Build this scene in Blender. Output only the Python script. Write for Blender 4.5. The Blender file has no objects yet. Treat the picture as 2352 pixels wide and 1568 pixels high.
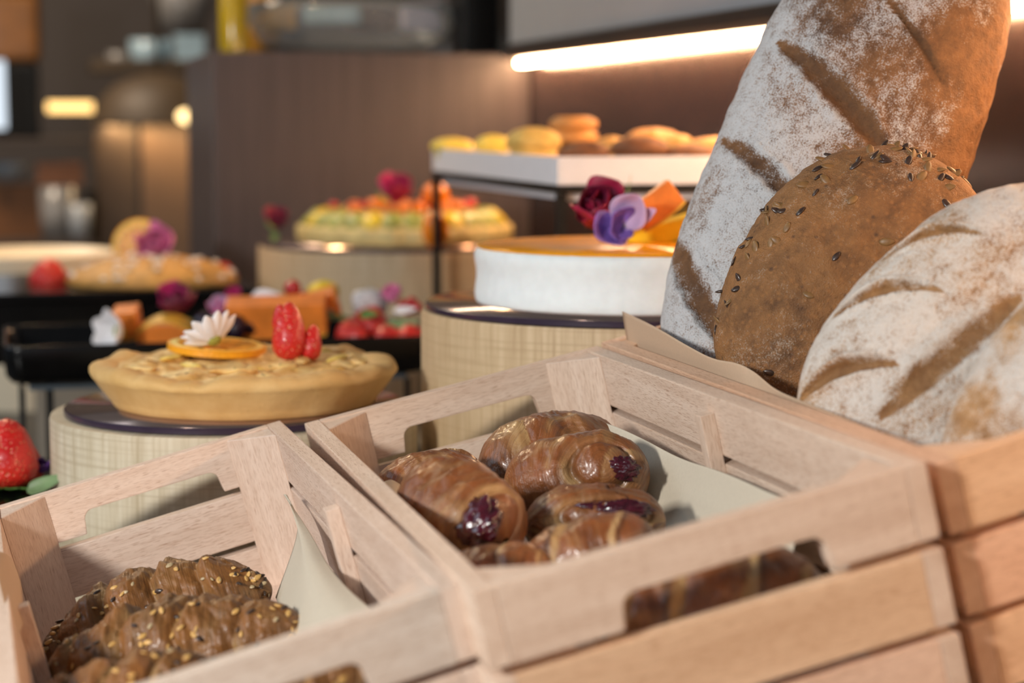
import bpy, bmesh, math, random
import numpy as np
from mathutils import Vector, Matrix, Euler, noise as mnoise

S = bpy.context.scene
COL = S.collection
random.seed(7)
Z0 = 1.30                      # camera height above the floor

# ------------------------------------------------------------------ camera
F, CX, CY = 4500.0, 1176.0, 784.0
PITCH = math.atan2(504, F)
YAW = math.atan2(1151, math.hypot(F, 504))
cf = Vector((math.sin(YAW)*math.cos(PITCH), math.cos(YAW)*math.cos(PITCH), -math.sin(PITCH)))
cr = Vector((math.cos(YAW), -math.sin(YAW), 0))
cu = cr.cross(cf)
cam = bpy.data.cameras.new('camera'); cam_o = bpy.data.objects.new('camera', cam); COL.objects.link(cam_o)
cam.sensor_width = 36; cam.lens = F/2352*36; cam.clip_start = .05; cam.clip_end = 60
M3 = Matrix((cr, cu, -cf)).transposed()
cam_o.matrix_world = Matrix.Translation((0, 0, Z0)) @ M3.to_4x4()
cam.dof.use_dof = True; cam.dof.focus_distance = 1.24; cam.dof.aperture_fstop = 4.9
S.camera = cam_o
S.view_settings.view_transform = 'Standard'; S.view_settings.look = 'None'
S.view_settings.gamma = 1; S.view_settings.use_curve_mapping = False
S.view_settings.exposure = 0.0
S.cycles.use_denoising = True
S.cycles.max_bounces = 8; S.cycles.glossy_bounces = 4; S.cycles.transmission_bounces = 6
S.cycles.sample_clamp_indirect = 6

# ------------------------------------------------------------------ light
W = bpy.data.worlds.new('world'); S.world = W; W.use_nodes = True
bg = W.node_tree.nodes['Background']; bg.inputs[0].default_value = (.66, .76, .90, 1); bg.inputs[1].default_value = .115

def area(name, loc, target, sx, sy, watts, color):
    l = bpy.data.lights.new(name, 'AREA'); l.shape = 'RECTANGLE'; l.size = sx; l.size_y = sy
    l.energy = watts; l.color = color
    o = bpy.data.objects.new(name, l); COL.objects.link(o)
    d = Vector(target) - Vector(loc)
    o.matrix_world = Matrix.Translation(loc) @ d.to_track_quat('-Z', 'Y').to_matrix().to_4x4()
    return o
KT = Vector((.25, 1.40, Z0-.24))
area('key_light', (-.85, .20, Z0+.27), KT, .14, .14, 22.5, (1.0, .975, .93))
area('window_light', (-1.9, 2.0, Z0+1.3), (.3, 1.8, Z0-.2), 1.4, 1.4, 16, (.70, .84, 1.0))
area('front_fill_light', (-1.2, -1.6, Z0+1.0), (.4, 1.0, Z0-.2), 1.5, 1.2, 8.5, (.80, .92, 1.0))  # added cool fill behind the camera, brightens the crates' front boards
area('far_fill_light', (-.6, 4.4, Z0+1.6), (-.4, 5.1, Z0-.3), .8, .8, 50, (1.0, .80, .60))  # added unseen fill that lifts the dark cabinets and wall at far left
area('dish_fill_light', (-.05, 2.85, Z0+.9), (-.1, 3.0, Z0-.2), .10, .10, 9, (1.0, .70, .38))  # added warm fill above the serving dish, no fixture there

# ------------------------------------------------------------------ helpers
def at(px, py, d):
    return Vector((0, 0, Z0)) + (cf + cr*((px-CX)/F) - cu*((py-CY)/F))*d
def ray(px, py): return cf + cr*((px-CX)/F) - cu*((py-CY)/F)
def atY(px, py, Y):
    r = ray(px, py); return Vector((0, 0, Z0)) + r*(Y/r.y)
def atZ(px, py, z):
    r = ray(px, py); return Vector((0, 0, Z0)) + r*((z-Z0)/r.z)
def camdir(a, b, c):           # right, up, forward
    return (cr*a + cu*b + cf*c)
def frame(x, z, loc=(0, 0, 0)):
    x = Vector(x).normalized(); z = Vector(z); z = (z - x*z.dot(x)).normalized(); y = z.cross(x)
    return Matrix.Translation(loc) @ Matrix((x, y, z)).transposed().to_4x4()

def setp(o, label=None, cat=None, group=None, kind=None):
    if label: o['label'] = label
    if cat: o['category'] = cat
    if group: o['group'] = group
    if kind: o['kind'] = kind
    return o
def thing(name, label, cat, loc=(0, 0, 0), group=None, mw=None):
    o = bpy.data.objects.new(name, None); COL.objects.link(o); o.empty_display_size = .02
    o.matrix_world = mw if mw is not None else Matrix.Translation(loc)
    return setp(o, label, cat, group)
def link(name, me, m, parent=None, mw=None, color=None, smooth=True):
    if m is not None and not me.materials: me.materials.append(m)
    o = bpy.data.objects.new(name, me); COL.objects.link(o)
    if parent is not None: o.parent = parent
    if mw is not None:
        if parent is not None: o.matrix_local = mw
        else: o.matrix_world = mw
    if color: o.color = (*color, 1)
    return o
def mesh(verts, faces, uvs=None, mask=None, smooth=True):
    me = bpy.data.meshes.new('mesh'); me.from_pydata([tuple(v) for v in verts], [], faces)
    if smooth: me.polygons.foreach_set('use_smooth', [True]*len(me.polygons))
    if uvs is not None:
        l = me.uv_layers.new(name='UVMap'); u = np.asarray(uvs, dtype=np.float32)
        idx = np.zeros(len(me.loops), dtype=np.int32); me.loops.foreach_get('vertex_index', idx)
        l.data.foreach_set('uv', u[idx].ravel())
    if mask is not None:
        a = me.attributes.new('mask', 'FLOAT_COLOR', 'POINT'); m = np.ones((len(me.vertices), 4), dtype=np.float32)
        mk = np.asarray(mask); m[:, :mk.shape[1]] = mk
        a.data.foreach_set('color', m.ravel())
    me.update(); return me
def bm_mesh(bm, smooth=False, auto=None):
    me = bpy.data.meshes.new('mesh'); bm.normal_update(); bm.to_mesh(me); bm.free()
    me.polygons.foreach_set('use_smooth', [bool(smooth)]*len(me.polygons))
    return me
def fbm(p, o=4):
    return mnoise.fractal(Vector(p), 1.0, 2.0, o)
def n3(p): return mnoise.noise(Vector(p))
def box_me(sx, sy, sz, bev=.001, seg=2, off=(0, 0, 0)):
    bm = bmesh.new(); bmesh.ops.create_cube(bm, size=1)
    for v in bm.verts: v.co = Vector((v.co.x*sx, v.co.y*sy, v.co.z*sz)) + Vector(off)
    if bev > 0: bmesh.ops.bevel(bm, geom=bm.edges[:], offset=bev, segments=seg, affect='EDGES', profile=.6)
    return bm_mesh(bm)
def prism_me(poly, depth, bev=.0008, seg=2):
    """polygon in local XY extruded along Z from 0 to depth"""
    bm = bmesh.new(); vs = [bm.verts.new((x, y, 0)) for x, y in poly]; f = bm.faces.new(vs)
    r = bmesh.ops.extrude_face_region(bm, geom=[f]); 
    for v in [g for g in r['geom'] if isinstance(g, bmesh.types.BMVert)]: v.co.z += depth
    bmesh.ops.recalc_face_normals(bm, faces=bm.faces[:])
    if bev > 0:
        es = [e for e in bm.edges if e.calc_face_angle(0) > .6]
        bmesh.ops.bevel(bm, geom=es, offset=bev, segments=seg, affect='EDGES', profile=.6)
    return bm_mesh(bm)
def lathe(prof, n=96, fn=None, cap0=True, cap1=True, mask=None):
    """prof: list of (r, z); fn(r, z, a, i)->(r, z)"""
    V, U, K = [], [], []
    s = 0
    for i, (r, z) in enumerate(prof):
        if i: s += math.hypot(r-prof[i-1][0], z-prof[i-1][1])
        for k in range(n+1):
            a = 2*math.pi*(k % n)/n
            rr, zz = fn(r, z, a, i) if fn else (r, z)
            V.append((rr*math.cos(a), rr*math.sin(a), zz)); U.append((2*math.pi*k/n*max(.02, prof[len(prof)//2][0]), s))
            if mask: K.append(mask(r, z, a, i))
    Fs = []
    m = n+1
    for i in range(len(prof)-1):
        for k in range(n):
            Fs.append((i*m+k, i*m+k+1, (i+1)*m+k+1, (i+1)*m+k))
    if cap0: Fs.append(tuple(reversed(range(0, n))))
    if cap1: Fs.append(tuple((len(prof)-1)*m+k for k in range(n)))
    me = mesh(V, Fs, U, K if mask else None)
    bm = bmesh.new(); bm.from_mesh(me); bmesh.ops.remove_doubles(bm, verts=bm.verts, dist=1e-6)
    bm.to_mesh(me); bm.free()
    return me
def sharp(me, deg=35):
    try: me.set_sharp_from_angle(angle=math.radians(deg))
    except Exception: pass
    return me
def grid(P, closed_u=False, thick=0, nu=None):
    """P[i][j] points"""
    a, b = len(P), len(P[0]); V = [p for r in P for p in r]; Fs = []
    for i in range(a-1 if not closed_u else a):
        for j in range(b-1):
            i2 = (i+1) % a
            Fs.append((i*b+j, i2*b+j, i2*b+j+1, i*b+j+1))
    U = [(i*.02, j*.02) for i in range(a) for j in range(b)]
    return mesh(V, Fs, U)
def catmull(pts, n):
    pts = [Vector(p) for p in pts]; out = []
    for i in range(len(pts)-1):
        p0 = pts[max(i-1, 0)]; p1 = pts[i]; p2 = pts[i+1]; p3 = pts[min(i+2, len(pts)-1)]
        for k in range(n):
            t = k/n
            out.append(.5*((2*p1)+(-p0+p2)*t+(2*p0-5*p1+4*p2-p3)*t*t+(-p0+3*p1-3*p2+p3)*t**3))
    out.append(pts[-1]); return out
def sheet(rows, n=8, thick=.0006, wob=0, seed=0):
    """smooth sheet through a grid of control points with a real thickness"""
    R = [catmull(r, n) for r in rows]
    cols = [catmull([R[i][j] for i in range(len(R))], n) for j in range(len(R[0]))]
    P = [[cols[j][i] for j in range(len(cols))] for i in range(len(cols[0]))]
    if wob:
        P = [[p + Vector((n3((p*14)+Vector((seed, 0, 0))), n3((p*14)+Vector((0, seed, 0))), n3((p*14)+Vector((0, 0, seed)))))*wob for p in r] for r in P]
    me = grid(P)
    bm = bmesh.new(); bm.from_mesh(me)
    bmesh.ops.recalc_face_normals(bm, faces=bm.faces[:])
    bmesh.ops.solidify(bm, geom=bm.faces[:], thickness=thick)
    bm.to_mesh(me); bm.free()
    me.polygons.foreach_set('use_smooth', [True]*len(me.polygons))
    return me
def tube(pts, rad, n=8, closed=False):
    pts = [Vector(p) for p in pts]; V, Fs = [], []
    m = len(pts)
    up = Vector((0.123, .311, .94))
    for i, p in enumerate(pts):
        t = (pts[min(i+1, m-1)]-pts[max(i-1, 0)]).normalized()
        a = t.cross(up).normalized(); b = t.cross(a)
        r = rad[i] if isinstance(rad, (list, tuple)) else rad
        for k in range(n):
            w = 2*math.pi*k/n; V.append(p+a*math.cos(w)*r+b*math.sin(w)*r)
    for i in range(m-1):
        for k in range(n): Fs.append((i*n+k, i*n+(k+1) % n, (i+1)*n+(k+1) % n, (i+1)*n+k))
    Fs.append(tuple(range(n-1, -1, -1))); Fs.append(tuple((m-1)*n+k for k in range(n)))
    return mesh(V, Fs)
def blob(rx, ry, rz, nz=.1, fr=8, seed=0, sub=4, flat=None):
    bm = bmesh.new(); bmesh.ops.create_icosphere(bm, subdivisions=sub, radius=1)
    for v in bm.verts:
        d = v.co.normalized(); k = 1+nz*fbm(d*fr*.25+Vector((seed, seed*.7, 3)), 3)
        v.co = Vector((d.x*rx, d.y*ry, d.z*rz))*k
        if flat is not None and v.co.z < flat: v.co.z = flat + (v.co.z-flat)*.1
    return bm_mesh(bm, True)

# ------------------------------------------------------------------ materials
class NT:
    def __init__(s, name):
        s.m = bpy.data.materials.new(name); s.m.use_nodes = True; s.t = s.m.node_tree
        s.b = s.t.nodes['Principled BSDF']
    def n(s, typ, props=None, **ins):
        nd = s.t.nodes.new(typ)
        for k, v in (props or {}).items(): setattr(nd, k, v)
        for k, v in ins.items():
            k = k.replace('_', ' ')
            s.put(nd.inputs[int(k[1:]) if k[0] == 'i' and k[1:].isdigit() else k], v)
        return nd
    def put(s, sock, v):
        if isinstance(v, bpy.types.NodeSocket): s.t.links.new(v, sock)
        else:
            if hasattr(sock.default_value, '__len__') and not hasattr(v, '__len__'): v = (v,)*len(sock.default_value)
            if sock.type == 'RGBA' and len(v) == 3: v = (*v, 1)
            sock.default_value = v
    def coord(s, which='Object', scale=(1, 1, 1), rand=False):
        tc = s.n('ShaderNodeTexCoord'); o = tc.outputs[which]
        if rand:
            oi = s.n('ShaderNodeObjectInfo'); mm = s.n('ShaderNodeVectorMath', {'operation': 'SCALE'}, i0=(1, 3, 7)); s.put(mm.inputs[3], oi.outputs['Random'])
            ad = s.n('ShaderNodeVectorMath', {'operation': 'ADD'}, i0=o, i1=mm.outputs[0]); o = ad.outputs[0]
        mp = s.n('ShaderNodeMapping', None, Vector=o, Scale=scale); return mp.outputs[0]
    def noise(s, vec, scale=1, detail=3, rough=.55, dist=0):
        nd = s.n('ShaderNodeTexNoise', None, Vector=vec, Scale=scale, Detail=detail, Roughness=rough, Distortion=dist); return nd.outputs['Fac']
    def ramp(s, fac, stops):
        nd = s.n('ShaderNodeValToRGB', None, Fac=fac); e = nd.color_ramp.elements
        while len(e) < len(stops): e.new(.5)
        for k, (p, c) in zip(e, stops):
            k.position = p; k.color = (*c, 1) if hasattr(c, '__len__') else (c, c, c, 1)
        return nd.outputs['Color']
    def mix(s, fac, a, b, bt='MIX'):
        nd = s.n('ShaderNodeMix', {'data_type': 'RGBA', 'blend_type': bt})
        s.put(nd.inputs[0], fac); s.put(nd.inputs[6], a); s.put(nd.inputs[7], b); return nd.outputs[2]
    def math(s, op, a, b=0.0, c=0.0):
        nd = s.n('ShaderNodeMath', {'operation': op}); s.put(nd.inputs[0], a); s.put(nd.inputs[1], b); s.put(nd.inputs[2], c); return nd.outputs[0]
    def bump(s, h, strength=.3, dist=.002):
        nd = s.n('ShaderNodeBump', None, Height=h, Strength=strength, Distance=dist); s.put(s.b.inputs['Normal'], nd.outputs[0])
    def mask(s):
        a = s.n('ShaderNodeAttribute', {'attribute_name': 'mask'}); sp = s.n('ShaderNodeSeparateColor', None, Color=a.outputs['Color'])
        return sp.outputs[0], sp.outputs[1], sp.outputs[2]
    def fin(s, color=None, rough=.5, **kw):
        if color is not None: s.put(s.b.inputs['Base Color'], color)
        s.put(s.b.inputs['Roughness'], rough)
        for k, v in kw.items(): s.put(s.b.inputs[k.replace('_', ' ')], v)
        return s.m
def plain(name, c, rough=.5, var=.12, scale=60, bump=0, **kw):
    t = NT(name); v = t.coord('Object', rand=True); f = t.noise(v, scale, 4)
    col = t.ramp(f, [(.3, tuple(x*(1-var) for x in c)), (.7, tuple(min(1, x*(1+var)) for x in c))])
    if bump: t.bump(f, bump, .002)
    return t.fin(col, rough, **kw)

def m_beech():
    t = NT('beech_wood')
    v = t.coord('Object', (1, 1, 1), rand=True)
    oi = t.n('ShaderNodeObjectInfo')
    mp = t.n('ShaderNodeMapping', None, Vector=v, Scale=(4, 60, 60)).outputs[0]
    g = t.noise(mp, 1.0, 4, .6, .5)
    c = t.ramp(g, [(.28, (.57, .43, .335)), (.5, (.66, .52, .42)), (.74, (.74, .61, .51))])
    mp2 = t.n('ShaderNodeMapping', None, Vector=v, Scale=(140, 3300, 3300)).outputs[0]
    fl = t.noise(mp2, 1.0, 1, .3)
    fk = t.ramp(fl, [(.605, 0.0), (.655, 1.0)])
    c = t.mix(t.math('MULTIPLY', fk, .62), c, (.30, .15, .08))
    mp3 = t.n('ShaderNodeMapping', None, Vector=v, Scale=(18, 420, 420)).outputs[0]
    c = t.mix(t.math('MULTIPLY', t.ramp(t.noise(mp3, 1, 2), [(.45, 0.), (.75, 1.)]), .20), c, (.42, .25, .17))
    c = t.mix(1.0, c, oi.outputs['Color'], 'MULTIPLY')
    t.bump(g, .12, .001)
    return t.fin(c, .55)
BEECH = m_beech()

def m_veneer():
    t = NT('pale_veneer')
    tc = t.n('ShaderNodeTexCoord').outputs['UV']
    a = t.noise(t.n('ShaderNodeMapping', None, Vector=tc, Scale=(220, 9, 1)).outputs[0], 1, 3, .6)
    b = t.noise(t.n('ShaderNodeMapping', None, Vector=tc, Scale=(7, 330, 1)).outputs[0], 1, 2, .5)
    d = t.noise(t.n('ShaderNodeMapping', None, Vector=tc, Scale=(26, 4, 1)).outputs[0], 1, 3, .5, .6)
    c = t.ramp(a, [(.3, (.44, .35, .22)), (.5, (.60, .51, .36)), (.72, (.70, .62, .47))])
    c = t.mix(t.math('MULTIPLY', t.ramp(b, [(.52, 0.), (.66, 1.)]), .5), c, (.42, .33, .21))
    c = t.mix(t.ramp(d, [(.35, .0), (.7, .45)]), c, (.50, .40, .27))
    c = t.mix(1.0, c, t.n('ShaderNodeObjectInfo').outputs['Color'], 'MULTIPLY')
    t.bump(a, .2, .0006)
    return t.fin(c, .6)
VENEER = m_veneer()

def m_bread(name, dark, mid, flour, fscale=1.0, seedy=False):
    t = NT(name); v = t.coord('Object')
    sl, fl, ex = t.mask()
    big = t.noise(v, 16, 5, .6); fine = t.noise(v, 900*fscale, 2, .6); med = t.noise(v, 120, 4, .65)
    crust = t.ramp(t.math('ADD', t.math('MULTIPLY', big, .55), t.math('MULTIPLY', med, .45)),
                   [(.32, dark), (.52, mid), (.68, tuple(min(1, x*1.5) for x in mid))])
    if seedy:
        vo = t.n('ShaderNodeTexVoronoi', None, Vector=v, Scale=220)
        crust = t.mix(t.ramp(vo.outputs['Distance'], [(.10, .42), (.40, 0.)]), crust, tuple(min(1, x*1.9) for x in mid))
        crust = t.mix(t.ramp(t.noise(v, 42, 4, .6), [(.40, .0), (.62, .55)]), crust, tuple(min(1, x*1.45) for x in mid))
        vo2 = t.n('ShaderNodeTexVoronoi', None, Vector=v, Scale=85)
        crust = t.mix(t.ramp(vo2.outputs['Distance'], [(.05, .7), (.16, 0.)]), crust, (.045, .02, .012))
    amt = t.math('ADD', t.math('MULTIPLY', fl, 1.0), t.math('ADD', t.math('MULTIPLY', t.math('SUBTRACT', med, .5), 1.5), t.math('MULTIPLY', t.math('SUBTRACT', fine, .5), 2.2)))
    fac = t.n('ShaderNodeMapRange', {'interpolation_type': 'SMOOTHSTEP'}, Value=amt); fac.inputs[1].default_value = .16; fac.inputs[2].default_value = 1.02; fac.inputs[3].default_value = 0; fac.inputs[4].default_value = .86
    crust = t.mix(t.math('MULTIPLY', sl, .55), crust, tuple(x*.55 for x in dark))
    c = t.mix(fac.outputs[0], crust, flour)
    c = t.mix(t.math('MULTIPLY', ex, .8), c, (.035, .018, .01))
    h = t.math('ADD', t.math('MULTIPLY', med, 1.1), t.math('MULTIPLY', fine, .45)); t.bump(h, .8, .0026)
    return t.fin(c, .75)
BREAD_BIG = m_bread('floured_dark_crust', (.070, .029, .011), (.210, .092, .029), (.58, .59, .60))
BREAD_SEED = m_bread('seeded_crust', (.070, .028, .009), (.20, .088, .026), (.42, .35, .28), seedy=True)
BREAD_PALE = m_bread('floured_pale_crust', (.20, .085, .028), (.40, .21, .08), (.66, .62, .57))

def m_pastry(name, dark, mid, pale, rough, coat):
    t = NT(name); v = t.coord('Object', rand=True); sl, br, ex = t.mask()
    tc = t.n('ShaderNodeTexCoord').outputs['UV']
    lam = t.noise(t.n('ShaderNodeMapping', None, Vector=tc, Scale=(620, 26, 1)).outputs[0], 1, 3, .6, .5)
    med = t.noise(v, 70, 4, .6)
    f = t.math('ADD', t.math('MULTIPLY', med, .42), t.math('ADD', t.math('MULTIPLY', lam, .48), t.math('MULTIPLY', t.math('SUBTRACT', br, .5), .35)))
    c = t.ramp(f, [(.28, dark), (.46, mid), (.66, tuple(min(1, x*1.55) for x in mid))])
    pf = t.math('MULTIPLY', sl, t.ramp(lam, [(.3, .55), (.6, 1.)]))
    c = t.mix(pf, c, pale)
    c = t.mix(ex, c, (.035, .012, .006))
    fin_ = t.noise(v, 420, 3, .6); t.bump(t.math('ADD', t.math('MULTIPLY', lam, .8), t.math('ADD', t.math('MULTIPLY', med, .9), t.math('MULTIPLY', fin_, .5))), .7, .0013)
    rr = t.math('ADD', t.math('ADD', rough-.12, t.math('MULTIPLY', med, .25)), t.math('MULTIPLY', pf, .3))
    return t.fin(c, rr, Coat_Weight=coat, Coat_Roughness=.18)
PASTRY = m_pastry('glazed_pastry', (.046, .011, .005), (.165, .053, .014), (.50, .32, .13), .36, .25)
PASTRY_DARK = m_pastry('wholegrain_pastry', (.045, .016, .0045), (.165, .066, .016), (.38, .235, .095), .44, .15)
JAM = plain('cherry_jam', (.055, .006, .012), .08, .5, 220, .5, Coat_Weight=.6)
SEED_GOLD = plain('golden_seed', (.62, .36, .11), .35, .2, 300)
SEED_DARK = plain('dark_seed', (.045, .025, .017), .3, .3, 300)
SEED_PALE = plain('pale_seed', (.48, .36, .2), .4, .2, 300)

def m_paper(name, c):
    t = NT(name); v = t.coord('Object'); f = t.noise(v, 500, 3); g = t.noise(v, 30, 3)
    col = t.mix(t.ramp(f, [(.4, 0.), (.7, .25)]), c, tuple(x*.8 for x in c))
    t.bump(t.math('ADD', f, t.math('MULTIPLY', g, 2)), .15, .0008)
    return t.fin(col, .7)
PAPER = m_paper('baking_paper', (.57, .50, .39)); KRAFT = m_paper('kraft_paper', (.52, .37, .25))

MIRROR = NT('bronze_mirror'); MIRROR = MIRROR.fin((.38, .27, .225), .17, Metallic=.85)
PLUM = plain('dark_plum_edge', (.035, .022, .04), .25, .1)
BLACK = plain('black_lacquer', (.004, .004, .004), .2, .2, Specular_IOR_Level=.35)
BLACKM = plain('black_powder_coat', (.006, .006, .006), .5, .2, Specular_IOR_Level=.25)
WHITE = plain('white_lacquer', (.78, .77, .80), .35, .03)
CREAM_W = plain('white_frosting', (.80, .82, .81), .6, .04, 90, .35, Subsurface_Weight=.1)
GLAZE = plain('apricot_glaze', (.82, .33, .006), .24, .2, 14, Specular_IOR_Level=.18)
def m_crust():
    t = NT('shortcrust'); v = t.coord('Object'); sl, br, ex = t.mask()
    a = t.noise(v, 260, 4, .6); b = t.noise(v, 24, 4, .6)
    c = t.ramp(b, [(.3, (.66, .39, .13)), (.7, (.80, .54, .23))])
    c = t.mix(t.ramp(a, [(.62, 0.), (.8, .45)]), c, (.40, .20, .06))
    c = t.mix(br, c, (.50, .24, .055)); t.bump(a, .35, .001)
    return t.fin(c, .7)
CRUST = m_crust()
def m_apple():
    t = NT('baked_apple_filling'); v = t.coord('Object'); sl, br, ex = t.mask()
    b = t.noise(v, 45, 5, .65); a = t.noise(v, 120, 3)
    c = t.ramp(b, [(.30, (.40, .17, .03)), (.42, (.68, .38, .10)), (.56, (.76, .51, .20)), (.75, (.80, .62, .22))])
    c = t.mix(t.ramp(t.math('MULTIPLY', a, b), [(.37, 0.), (.42, .85)]), c, (.16, .06, .015))
    t.bump(b, .4, .003); return t.fin(c, .5)
APPLE = m_apple()
APPLEY = plain('yellow_apple_flesh', (.78, .56, .13), .45, .15, 90, .2)
PEEL = plain('orange_peel', (.86, .36, .012), .4, .1, 300, .3)
PITH = plain('orange_pith', (.86, .60, .14), .5, .08, 200)
PULP = plain('orange_pulp', (.70, .30, .015), .35, .25, 120, .5)
PETALW = plain('white_petal', (.82, .79, .80), .6, .06, 80)
PINK = plain('pink_petal', (.72, .22, .42), .6, .2, 60); MAGENTA = plain('magenta_petal', (.42, .012, .13), .6, .25, 60)
CRIMSON = plain('crimson_petal', (.30, .006, .04), .55, .3, 60); WINE = plain('wine_petal', (.13, .004, .03), .55, .3, 60)
VIOLET = plain('violet_petal', (.22, .12, .44), .55, .25, 60); LILAC = plain('lilac_petal', (.55, .38, .58), .55, .15, 60)
GREEN = plain('leaf_green', (.10, .22, .04), .5, .3, 80, .2); PALEGREEN = plain('pale_leaf_green', (.15, .23, .09), .5, .2, 60)
PISTIL = plain('flower_heart', (.35, .33, .05), .7, .4, 500, .6)
def m_berry():
    t = NT('strawberry_skin'); v = t.coord('Object', rand=True)
    vo = t.n('ShaderNodeTexVoronoi', None, Vector=v, Scale=330)
    f = t.noise(v, 40, 3)
    c = t.ramp(f, [(.3, (.50, .010, .010)), (.7, (.72, .035, .02))])
    c = t.mix(t.ramp(vo.outputs['Distance'], [(.12, .8), (.24, 0.)]), c, (.80, .40, .16))
    t.bump(t.ramp(vo.outputs['Distance'], [(0., 0.), (.5, 1.)]), .6, .0016)
    return t.fin(c, .34, Coat_Weight=.15)
BERRY = m_berry()
RED = plain('red_fruit', (.45, .012, .012), .25, .3, 60, .3, Coat_Weight=.4)
PAPAYA = plain('papaya_flesh', (.80, .23, .035), .35, .2, 50, .25); RIND = plain('papaya_rind', (.75, .42, .05), .4, .2)
MELON = plain('melon_flesh', (.80, .60, .03), .35, .15, 40, .2); MELONR = plain('melon_rind', (.42, .52, .05), .4, .2)
PHYS = plain('orange_berry', (.95, .23, .003), .22, .15, 30, Coat_Weight=.4)
KIWI = plain('kiwi_flesh', (.36, .38, .09), .3, .3, 60)
YELLOW = plain('lemon_skin', (.78, .56, .035), .35, .12, 120, .2)
DARKB = plain('blackberry_skin', (.02, .008, .02), .25, .4, 90)
GREY = plain('dragonfruit_flesh', (.55, .54, .55), .5, .35, 180)
SPONGE = plain('golden_sponge', (.66, .42, .10), .7, .25, 90, .4); CHOC = plain('chocolate_cake', (.17, .06, .018), .7, .35, 90, .5)
GOLDBAKE = plain('golden_bake', (.52, .27, .065), .6, .3, 60, .4); COOKIE = plain('cookie_bake', (.50, .22, .05), .6, .3, 70, .4); LEMONC = plain('lemon_cake', (.80, .58, .08), .6, .15, 60, .2)
TARTC = plain('custard_crust', (.66, .52, .21), .55, .25, 40, .3)
def m_panel():
    t = NT('dark_stained_veneer'); v = t.coord('Object')
    g = t.noise(t.n('ShaderNodeMapping', None, Vector=v, Scale=(160, 160, 4)).outputs[0], 1, 3)
    c = t.ramp(g, [(.3, (.050, .038, .039)), (.7, (.084, .064, .064))]); t.bump(g, .1, .0005)
    return t.fin(c, .42)
PANEL = m_panel()
WALLD = plain('dark_glossy_laminate', (.022, .0125, .012), .22, .15, 30)
FASCIA = plain('grey_wall_paint', (.25, .27, .30), .7, .03, 10)
TRIM = plain('dark_bronze_trim', (.020, .015, .013), .4, .1); TRIMB = plain('bronze_underside', (.11, .075, .05), .4, .1)
def emit(name, c, s):
    t = NT(name); return t.fin((0, 0, 0), .5, Emission_Color=c, Emission_Strength=s)
LED = emit('led_diffuser', (1.0, .58, .30), 74)
LEDA = emit('amber_led', (1.0, .60, .20), 2.6); LEDW = emit('lit_window', (.80, .90, 1.0), 1.1); LEDS = emit('small_bulb', (1., .68, .30), 4.0)
CABB = plain('brown_cabinet', (.125, .078, .05), .45, .08, 8); CABD = plain('dark_brown_cabinet', (.06, .04, .028), .5, .1, 8)
BACKW = plain('taupe_wall', (.085, .070, .062), .8, .05, 4)
BRASS = plain('dark_brass', (.075, .048, .024), .55, .2, 10)
ORANGEJ = plain('orange_plastic', (.20, .072, .006), .3, .2, 10); TERRA = plain('terracotta_card', (.36, .14, .06), .6, .15, 10)
GLASSB = plain('pale_blue_glassware', (.36, .50, .58), .15, .2, 14); GLASSG = plain('smoky_glassware', (.22, .21, .20), .15, .2, 14)
CREAMP = plain('warm_white_ceramic', (.84, .70, .50), .35, .03, 10)
OILY = plain('olive_oil_bottle', (.36, .26, .008), .15, .2, 14); AMBER = plain('amber_jar_content', (.40, .20, .02), .2, .3, 20)
def m_glass():
    t = NT('clear_glass'); return t.fin((.82, .86, .88), .05, Transmission_Weight=.9, IOR=1.2)
GLASS = m_glass()
COUNTER = plain('dark_stone_counter', (.03, .027, .025), .35, .3, 40)
FLOOR = plain('grey_floor', (.16, .15, .14), .6, .1, 6)
SUGAR = plain('pearl_sugar', (.80, .74, .66), .5, .1)
STEEL = plain('blue_grey_steel', (.10, .13, .16), .3, .1, Metallic=.4)

# ================================================================== SETTING
CT = Z0 - .42                  # counter top
XW = .78                       # face of the lit wall
def struct(name, me, m, loc=(0, 0, 0), mw=None):
    o = link(name, me, m, None, mw or Matrix.Translation(loc)); o['kind'] = 'structure'; return o
struct('floor', box_me(9, 12, .1, 0), FLOOR, (-.6, 4, -.05))
struct('wall_back', box_me(7, .1, 3.2, 0), BACKW, (-1.2, 6.6, 1.6))
struct('wall_right', box_me(.12, 6.6, 3.2, 0), WALLD, (XW+.06, 3.2, 1.6))
struct('trim_1', box_me(.034, 3.4, .60, .001), FASCIA, (XW-.017, 1.25, Z0+.118+.30))
struct('trim_2', box_me(.042, 3.4, .016, .002), TRIM, (XW-.021, 1.25, Z0+.110))
c = setp(link('buffet_counter', box_me(1.75, 3.04, .04, .004), COUNTER, None, Matrix.Translation((XW-.877, 1.425, CT-.02))),
     'dark stone buffet counter under the crates and cake drums', 'counter')
b = link('cabinet_body', box_me(1.6, 2.9, CT-.04, .003), PANEL, c, Matrix.Translation((.03, 0, -.02-(CT-.04)/2)))
led = thing('led_strip_light', 'long glowing warm white light strip under the grey ledge', 'light', (XW-.022, 1.25, Z0+.096))
link('bronze_channel', box_me(.030, 3.38, .007, .001), TRIMB, led, Matrix.Translation((-.001, 0, .0025)))
link('diffuser', box_me(.016, 3.36, .009, .003), LED, led, Matrix.Translation((.001, 0, -.0065)))

# tall dark cabinet whose face closes the counter
pn = thing('tall_cabinet', 'tall dark brown veneered cabinet standing behind the fruit tart', 'cabinet', (.29, 2.95, 0))
PT = Z0 + .104
link('carcass', box_me(XW-.29-.002, .44, PT, .002, 2, ((XW-.29)/2, .22, PT/2)), PANEL, pn)

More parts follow.
